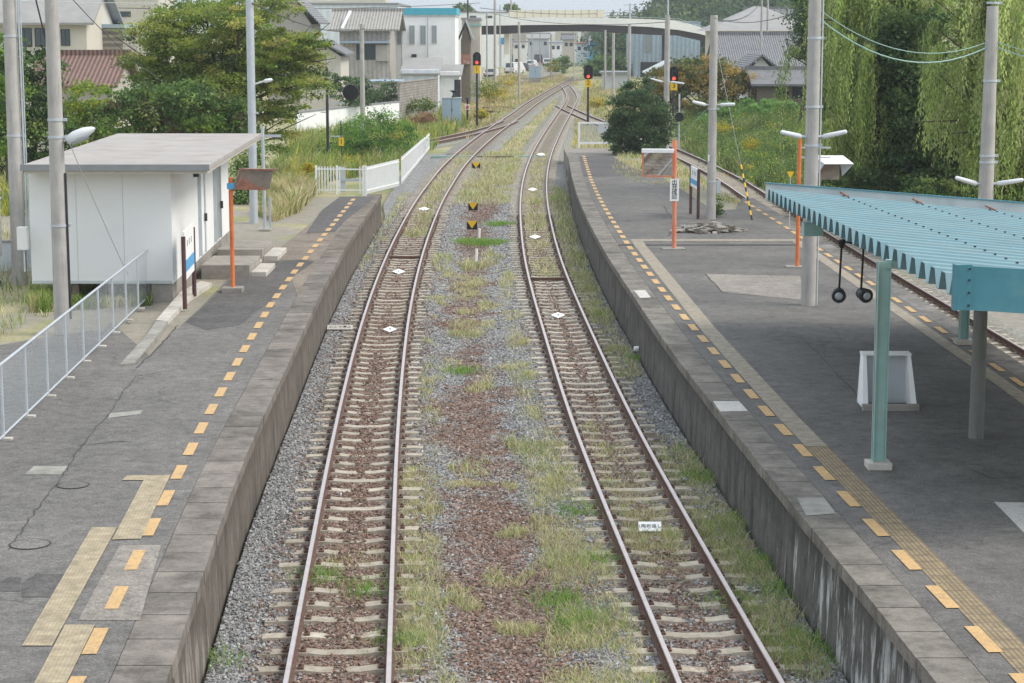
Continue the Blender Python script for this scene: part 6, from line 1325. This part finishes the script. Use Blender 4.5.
# pale long wall behind, beige house, grey houses
bld('warehouse', 'long pale blue grey warehouse behind the beige house', 235, 255, 398, 0, wz(5, 235), 30, 'palesiding', 'grayedge', 'flat', .1)
t = bld('house', 'beige two storey house with pale corrugated roof and blue window canopy', 175, 340, 390, .1, wz(31, 175), 9, 'siding', 'palesheet', 'gable_x', .9, rh=1.6, windows=((357, 375, 45, 59),), frame='dark')
hx = t.location; a = atY(341, 43, 175); c = atY(390, 41, 175); MB().box(a.x - hx.x, c.x - hx.x, -.9, -.02, a.z - .1, a.z + .06).build('canopy', M['bluebld'], t)
a = atY(376, 61, 175); c = atY(388, 45, 175); MB().box(a.x - hx.x, c.x - hx.x, -.35, -.02, a.z - .1, c.z - .1).build('shutter_box', M['beige'], t); a = atY(384, 81, 175); MB().box(a.x - hx.x - .4, a.x - hx.x + .6, -.6, -.02, a.z - .1, a.z + .15).build('awning', M['galv'], t)
a = atY(345, 29, 174); b = MB(); b.tube((a.x - hx.x - .3, -1.0, a.z - .1), (a.x - hx.x + .25, 1.6, a.z + 1.4), .13, n=10); b.build('water_heater', M['whitecyl'], t)
bld('house', 'grey plastered house half hidden behind the yellow green tree', 160, 300, 341, .1, wz(56, 160), 8, 'cream', 'greyroof', 'gable_y', .5, rh=1.1)
bld('house', 'dark blue grey tiled roof house peeking above the yellow green tree', 190, 268, 312, .1, wz(24, 190), 9, 'beige', 'greytile', 'gable_y', .8, rh=3.0)
t = bld('house', 'house with pale grey metal roof and three windows at the upper left', 130, 0, 88, .4, wz(25, 130), 9, 'cream', 'lightroof', 'gable_x', .6, rh=2.6, windows=((19, 31, 29, 46), (36, 45, 29, 46), (62, 69, 30, 45)))
t = bld('house', 'low house with brown pan tile roof behind the second concrete pole', 108, 34, 112, .4, wz(88, 108), 7, 'beige', 'browntile', 'gable_x', .4, rh=1.6)
bld('house', 'cream three storey block with dark upper windows behind the brown tiled roof', 170, 78, 160, .3, wz(-6, 170), 9, 'cream', 'lightroof', 'flat', .2, windows=((93, 110, 12, 16), (119, 130, 12, 16)))
bld('house', 'grey garden outbuilding between the brown roof and the yellow green tree', 135, 88, 124, .3, wz(28, 135), 5, 'block', 'bluebld', 'flat', .15)
# walls
def wall_run(name, px0, yb0, yt0, Y0, px1, yb1, yt1, Y1, m, capm, label):
    a = atY(px0, yb0, Y0); c = atY(px1, yb1, Y1); za, zc = atY(px0, yt0, Y0).z, atY(px1, yt1, Y1).z; t = thing(name, a, label, 'wall'); d = Vector((c.x - a.x, c.y - a.y, 0)); n = Vector((d.y, -d.x, 0)).normalized() * .08
    vs = []
    for q, z0_, z1_ in ((Vector((0, 0, 0)), -1, za - a.z), (d, c.z - a.z - 1, zc - a.z)):
        for s in (-1, 1): vs += [(q.x + n.x * s, q.y + n.y * s, z0_), (q.x + n.x * s, q.y + n.y * s, z1_)]
    MB().add(vs, [(0, 1, 5, 4), (2, 6, 7, 3), (1, 3, 7, 5), (0, 2, 3, 1), (4, 5, 7, 6)]).build('panel', M[m], t)
    b = MB(); b.beam(Vector((0, 0, za - a.z + .04)), d + Vector((0, 0, zc - a.z + .04)), .26, .08); b.build('coping', M[capm], t)
wall_run('boundary_wall', 296, 140, 113, 128, 398.5, 124, 102, 147, 'whitefence', 'grayedge', 'white rendered garden wall behind the weeds in front of the houses')
wall_run('boundary_wall', 399, 121, 83, 147.5, 437, 114, 79, 163, 'block', 'block', 'tall concrete block wall between the white garden wall and the grey cabinet')
wall_run('boundary_wall', 372, 104, 83, 152, 398, 104, 82.5, 154, 'block', 'block', 'darker concrete block wall panel behind the end of the white garden wall')
bld('carport', 'small carport with thin blue roof edge behind the white garden wall', 156, 372, 398, .1, wz(84, 156), 4, 'beige', 'bluebld', 'flat', .3)
# right-hand houses
t = bld('house', 'large house with pale grey hipped roof below the wooded hill', 210, 716, 812, .2, wz(31, 210), 12, 'cream', 'lightroof', 'hip', 1.0, rh=2.6, windows=((770, 778, 34, 39), (795, 800, 34, 39)))
t = bld('house', 'second storey gable of the pale roofed house under the hill', 226, 752, 790, .2, wz(19, 226), 6, 'cream', 'greyroof', 'gable_x', .6, rh=1.0)
t = bld('house', 'dark grey tiled traditional house with white gable wall', 172, 732, 815, .3, wz(72, 172), 12, 'whitefence', 'greytile', 'gable_x', 1.2, rh=3.0)
t = bld('house', 'front wing of the tiled house with a white triangular gable', 160, 745, 776, .3, wz(75, 160), 8, 'whitefence', 'greytile', 'gable_y', .7, rh=1.5)
t = bld('shed', 'low weathered timber shed with dark open bays below the tiled house', 148, 757, 806, .3, wz(86, 148), 6, 'wood', 'greyroof', 'gable_x', .5, rh=1.0)
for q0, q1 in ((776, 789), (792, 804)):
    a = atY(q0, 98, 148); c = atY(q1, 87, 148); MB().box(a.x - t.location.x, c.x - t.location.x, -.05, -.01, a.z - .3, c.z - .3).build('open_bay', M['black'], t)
t = bld('warehouse', 'light blue corrugated warehouse behind the overpass ramp', 300, 634, 700, 0, wz(23, 300), 20, 'bluesiding', 'bluebld', 'flat', .1, windows=((645, 652, 34, 52),), glass='frost', frame='bluebld')
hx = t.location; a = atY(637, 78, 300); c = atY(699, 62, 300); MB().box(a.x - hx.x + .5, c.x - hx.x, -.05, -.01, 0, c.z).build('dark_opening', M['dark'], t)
bld('shed', 'small pale roofed shed between the warehouse and the third signal', 205, 652, 688, 0, wz(74, 205), 6, 'bluebld', 'paleinner', 'gable_y', .6, rh=1.2)
bld('shed', 'low grey roofed shed right of the middle signal', 235, 604, 628, 0, wz(74, 235), 6, 'palewall', 'grayedge', 'flat', .3)
# between cyan building and overpass
bld('building', 'plain grey concrete building right of the white cyan banded building', 215, 462, 480, 0, wz(20, 215), 12, 'beige', 'lightroof', 'flat', .1, windows=((470, 474, 40, 46),))
bld('building', 'narrow cream building with green roof edge behind the left signal', 205, 466, 480, 0, wz(26, 205), 8, 'cream', 'tealpost', 'flat', .1)
t = bld('building', 'dark timber gabled house squeezed between white and grey buildings', 198, 461, 470, 0, wz(40, 198), 6, 'wood', 'grayedge', 'gable_y', .3, rh=1.8); a = atY(461, 64, 197.5); c = atY(470, 54, 197.5); MB().box(a.x - t.location.x, c.x - t.location.x, -.6, -.02, a.z, c.z).build('balcony', M['rusty'], t)
bld('building', 'long low pale building at the skyline left of the overpass', 380, 440, 512, 0, wz(13, 380), 10, 'whitefence', 'lightroof', 'flat', .1, windows=((470, 476, 16, 20), (486, 492, 16, 20)))
bld('building', 'wide pale building at the top of the photo above the warehouse', 330, 300, 386, 0, wz(-3, 330), 10, 'cream', 'lightroof', 'flat', .1)
# distant town seen under the overpass
r = random.Random(77); dist = [(482, 498, 43, 400, 'cream', 'rusty', 'brown'), (499, 512, 46, 420, 'beige', 'greyroof', 'grey'), (513, 527, 42, 430, 'whitefence', 'lightroof', 'white'), (528, 549, 39, 450, 'palewall', 'lightroof', 'pale'), (550, 562, 43, 410, 'whitefence', 'bluebld', 'white with blue roof'), (563, 575, 40, 440, 'cream', 'greyroof', 'cream'), (576, 589, 44, 400, 'white', 'rusty', 'white with red roof'), (590, 600, 42, 390, 'blue', 'greyroof', 'blue')]
for i, (a, c, yt, Y, wm, rm, w_) in enumerate(dist):
    zt_ = wz(yt, Y); bld('distant_building', 'distant %s building under the overpass, number %s from the left' % (w_, ['one', 'two', 'three', 'four', 'five', 'six', 'seven', 'eight'][i]), Y, a, c, 0, zt_, 10, wm, rm, 'gable_x' if i % 2 else 'flat', .3, 1.0, windows=((a + 2, a + 4.5, yt + 3, yt + 6), (c - 5, c - 2.5, yt + 3, yt + 6)), group='distant buildings under the overpass')
for i in range(9):
    a = 400 + i * 26; Y = 520 + (i % 3) * 25; bld('distant_building', 'far %s block on the skyline, %s from the left' % (['cream', 'grey', 'white'][i % 3], ['first', 'second', 'third', 'fourth', 'fifth', 'sixth', 'seventh', 'eighth', 'ninth'][i]), Y, a, a + 22, 0, wz([12, 16, 10, 14, 17, 13, 15, 11, 16][i], Y), 10, ['cream', 'beige', 'whitefence'][i % 3], 'lightroof', 'flat', .1, group='skyline blocks')
# shop sign and flags near the road
t = thing('shop_sign', atY(496, 60, 300), 'blue and white round road sign board by the parked cars', 'sign'); c = atY(501, 41, 300) - t.location; MB().tube((c.x, 0, -1), (c.x, 0, c.z), .08, n=8).build('pole', M['galv'], t); MB().box(c.x - .5, c.x + 1.3, -.1, 0, c.z - .6, c.z + .6).build('board', M['whitefence'], t); MB().lathe((c.x + .3, -.11, c.z), (0, -1, 0), [(0, .5), (.02, .5)], 16).build('disc', M['blue'], t)
t = thing('banner', atY(507, 58, 290), 'narrow yellow upright banner beside the road', 'banner'); MB().box(-.35, .35, -.02, .02, .5, 3.5).build('cloth', M['creampanel'], t); MB().tube((-.4, 0, 0), (-.4, 0, 3.6), .03, n=6).build('pole', M['galv'], t)
# road
strip_pts = [(-8, 230), (-4, 230), (8, 330), (16, 520), (6, 520), (-3, 330)]
o = polysheet('road', strip_pts, -.085 + .0, M['patchc'], None); o.location.z = .12; tag(o, kind='structure')
# cars
def car(px, py, Y, paint, label, van=False, yaw=0.0):
    p = at(px, py, 0); p = Vector((wx(px, Y, 0), Y, .03)); t = thing('parked_car' if not van else 'parked_van', p, label, 'van' if van else 'car', 'vehicles under the overpass', yaw); L, W, Hh = (4.4, 1.75, 1.9) if van else (4.2, 1.7, 1.45)
    b = MB(); bt = .25; bl = Hh * .5; w2 = W / 2
    prof = [(0, bt), (0, bl), (.15, bl + .05)] + ([(.25, Hh), (3.4, Hh), (4.1, bl + .1), (L, bl)] if van else [(.5, Hh), (2.6, Hh), (3.3, bl + .08), (L - .05, bl - .05)]) + [(L, bt)]
    V = []; n = len(prof)
    for s in (-1, 1):
        for y, z in prof: V.append((s * (w2 if z <= bl + .1 else w2 * .86), y, z))
    b.add(V, [tuple(range(n - 1, -1, -1)), tuple(range(n, 2 * n))] + [(i, (i + 1) % n, n + (i + 1) % n, n + i) for i in range(n)]); b.build('body', M[paint], t, .04)
    zs = (bl + .12, Hh - .12); MB().add([(-w2 * .76, .14, zs[0]), (w2 * .76, .14, zs[0]), (w2 * .7, .235 if van else .43, zs[1]), (-w2 * .7, .235 if van else .43, zs[1])], [(0, 1, 2, 3)]).build('rear_window', M['glass'], t)
    for s in (-1, 1): MB().add([(s * w2 * .93, .7, zs[0]), (s * w2 * .93, 3.0, zs[0]), (s * w2 * .885, 2.5, zs[1]), (s * w2 * .885, .8, zs[1])], [(0, 1, 2, 3)]).build('side_window', M['glass'], t)
    for s in (-1, 1):
        for y in (.8, L - .85):
            wh = MB().tube((s * (w2 - .18), y, .32), (s * (w2 + .01), y, .32), .32, n=16).build('wheel', M['rubber'], t); MB().tube((s * (w2 + .011), y, .32), (s * (w2 + .02), y, .32), .19, n=12).build('rim', M['galv'], wh)
        MB().box(s * w2 * .9 - .1, s * w2 * .9 + .1, -.02, .05, bl - .3, bl - .02).build('tail_lamp', M['red'], t)
    MB().box(-w2 * .95, w2 * .95, -.06, .05, bt, bt + .2).build('bumper', M['dark'], t); return t
car(509, 70, 325, 'carwhite', 'white van parked nearest on the road under the overpass', True, -.45); car(523, 66, 345, 'cardark', 'dark car right of the nearest white van', False, -.05); car(538, 61, 430, 'cardark', 'dark blue car farther along the road', True, -.05); car(547, 63, 400, 'carwhite', 'small white car in front of the dark blue car', False, -.05)
car(543, 54, 540, 'carwhite', 'far white van left of the distant white buildings', True, -.05); car(556, 53, 560, 'carwhite', 'farthest white van at the end of the road', True, -.1)

for i, (px, Y, pt, vn, lb) in enumerate(((530, 380, 'carwhite', False, 'white car behind the dark car on the road'), (489, 300, 'carwhite', False, 'white car left of the blue road sign'), (515, 430, 'cardark', True, 'dark van far behind the nearest white van'), (551, 450, 'carwhite', False, 'white car before the far buildings'), (526, 470, 'carwhite', True, 'white van parked by the far pale building'))):
    car(px, 60, Y, pt, lb, vn, -.2)
# ---- overpass
Yb = 288; OV = thing('road_overpass', (wx(580, Yb, 5), Yb, 0), 'white road overpass with dark brown girder crossing the line and ramping down to the right', 'bridge')
ox = OV.location.x
def ovp(pts, yfront, dep, name, m):
    P = []
    for a, c in pts: q = atY(a, c, Yb); P.append((q.x - ox, yfront, q.z))
    return MB().prism(P, (0, dep, 0)).build(name, M[m], OV)
def ovband(top, bot, yf, dep, name, m):
    n = len(top); P = [atY(a, c, Yb) for a, c in top]; Q_ = [atY(a, c, Yb) for a, c in bot]; b = MB(); V = []
    for p_, q_ in zip(P, Q_):
        for yy_ in (yf, yf + dep): V += [(p_.x - ox, yy_, p_.z), (q_.x - ox, yy_, q_.z)]
    fs = []
    for i in range(n - 1):
        a = 4 * i; c = a + 4; fs += [(a, a + 1, c + 1, c), (a + 2, c + 2, c + 3, a + 3), (a, c, c + 2, a + 2), (a + 1, a + 3, c + 3, c + 1)]
    fs += [(0, 2, 3, 1), (4 * n - 4, 4 * n - 3, 4 * n - 1, 4 * n - 2)]; b.add(V, fs); return b.build(name, M[m], OV)
Xs = [470, 500, 530, 560, 590, 620, 650, 679, 700, 720, 745, 775]
gt = [26, 25.5, 25, 24.8, 24.8, 25.5, 27, 30, 34, 39.5, 47, 58]; gb = [35, 34.3, 32.5, 31.3, 31.5, 33, 34.8, 35.5, 40, 45, 52, 62]; pt_ = [19, 18, 17.8, 17.6, 17.6, 18.3, 19.2, 20.5, 27, 34, 42, 53]
ovband(list(zip(Xs, gt)), list(zip(Xs, gb)), .25, 5.5, 'girder', 'girder'); ovband(list(zip(Xs, pt_)), list(zip(Xs, [g - .02 for g in gt])), 0, 6, 'parapet', 'parapet')
for k in range(12):
    a = 509 + k * 8; b = MB(); q0 = atY(a + .25, 17.4, Yb); q1 = atY(a + 7.75, 10.2, Yb); b.box(q0.x - ox, q1.x - ox, .05, .1, q0.z, q1.z); b.build('noise_panel', M['creampanel'], OV)
    b = MB(); b.box(q0.x - ox - .06, q0.x - ox + .02, .0, .14, q0.z, q1.z + .1); b.build('panel_post', M['beige'], OV)
b = MB()
P = [atY(a, c - 1.6, Yb) for a, c in zip(Xs[4:], pt_[4:])]
for p_, q_ in zip(P[:-1], P[1:]): b.beam((p_.x - ox, .1, p_.z), (q_.x - ox, .1, q_.z), .06, .06)
b.build('handrail', M['galv'], OV)
for a, c in ((667, 33),):
    q = atY(a, c, Yb); MB().box(q.x - ox - .45, q.x - ox + .45, 2, 4, -.5, q.z - .02).build('pier', M['girder'], OV)

# ---- wooded hill behind
hx_, hy_ = np.meshgrid(np.linspace(20, 520, 50), np.linspace(330, 900, 40))
def hillz(x, y):
    crest = sstep(330, 470, y) * (1 - sstep(700, 900, y)); lat = sstep(22, 60, x - (y - 400) * .03); return crest * lat * (20 + 10 * vnoise(x, y, 60, 55)) - .6
Z_ = hillz(hx_, hy_); V = np.stack([hx_.ravel(), hy_.ravel(), Z_.ravel()], 1); I = np.arange(V.shape[0]).reshape(hx_.shape); Fq = np.stack([I[:-1, :-1].ravel(), I[:-1, 1:].ravel(), I[1:, 1:].ravel(), I[1:, :-1].ravel()], 1)
o = link('hill', npmesh('hill', V, Fq, [M['ground']], {'bare': ('POINT', np.zeros(len(V)))}, smooth=True)); tag(o, kind='structure')
r = np.random.default_rng(9); bl = []
for i in range(300):
    y = r.uniform(335, 520); x = r.uniform(wx(583, y, 5) + 3, wx(860, y, 5)); z = hillz(np.array(x), np.array(y)); s = r.uniform(2.6, 5.0); bl.append((x, y, float(z) + s * .9 + 1, s * 1.1, s * 1.1, s))
P, K = clump_points(bl, 110000, 91, .22, 26, .7); V, Fq = leafquads(P, .85, 92, .4); c = tint_of(K, [(.08, .135, .06), (.10, .165, .07), (.05, .09, .045), (.15, .20, .08), (.13, .15, .075)], [4, 4, 3, 1.5, 1], 93)
o = link('woods', npmesh('woods', V, Fq, [M['leaf']], {'tint': ('FACE', c)})); tag(o, 'dense dark green wood covering the hillside behind the overpass and houses', 'wood', kind='stuff')
r = np.random.default_rng(19); bl = []
for i in range(26):
    y = r.uniform(300, 380); x = r.uniform(wx(560, y, 2), wx(636, y, 2)); s = r.uniform(.8, 1.8); bl.append((x, y, s * .8, s * 1.6, s * 1.6, s))
bl = [q for q in bl if abs(q[0] - float(XA(q[1]))) > 3.2]
P, K = clump_points(bl, 16000, 95, .25, 20, .6); V, Fq = leafquads(P, .4, 96, .4); c = tint_of(K, MG, [3, 3, 2, 1], 97)
o = link('scrub', npmesh('scrub', V, Fq, [M['leaf']], {'tint': ('FACE', c)})); tag(o, 'green lineside scrub where the track disappears under the overpass', 'scrub', kind='stuff')
for i, (a, yt, Y, w_, lb) in enumerate(((395, 6, 420, 12, 'faint distant tree above the cyan banded building'), (463, 5, 430, 8, 'faint distant treetop left of the overpass'), (510, 5, 440, 6, 'faint distant treetop right of the tall grey pole'))):
    tree(a, Y, [(a, yt + 3, w_, 4), (a + 4, yt + 6, w_, 4)], 900, .5, MG, [1, 1, 2, 1], lb, 130 + i, r0=.2)
# ---- haze: even, thin air
M['haze'] = bpy.data.materials.new('haze'); M['haze'].use_nodes = True; n = M['haze'].node_tree; n.nodes.clear(); out = n.nodes.new('ShaderNodeOutputMaterial'); pv = n.nodes.new('ShaderNodeVolumePrincipled')
pv.inputs['Color'].default_value = (.85, .9, .95, 1); pv.inputs['Density'].default_value = .00035; pv.inputs['Anisotropy'].default_value = .2; n.links.new(pv.outputs[0], out.inputs['Volume'])
o = MB().box(-2600, 2600, -320, 4600, -2, 60).build('haze', M['haze']); tag(o, kind='stuff'); o['label'] = 'thin even haze over the whole scene'; o['category'] = 'haze'
S.cycles.volume_bounces = 0; S.cycles.max_bounces = 6; S.cycles.transparent_max_bounces = 8
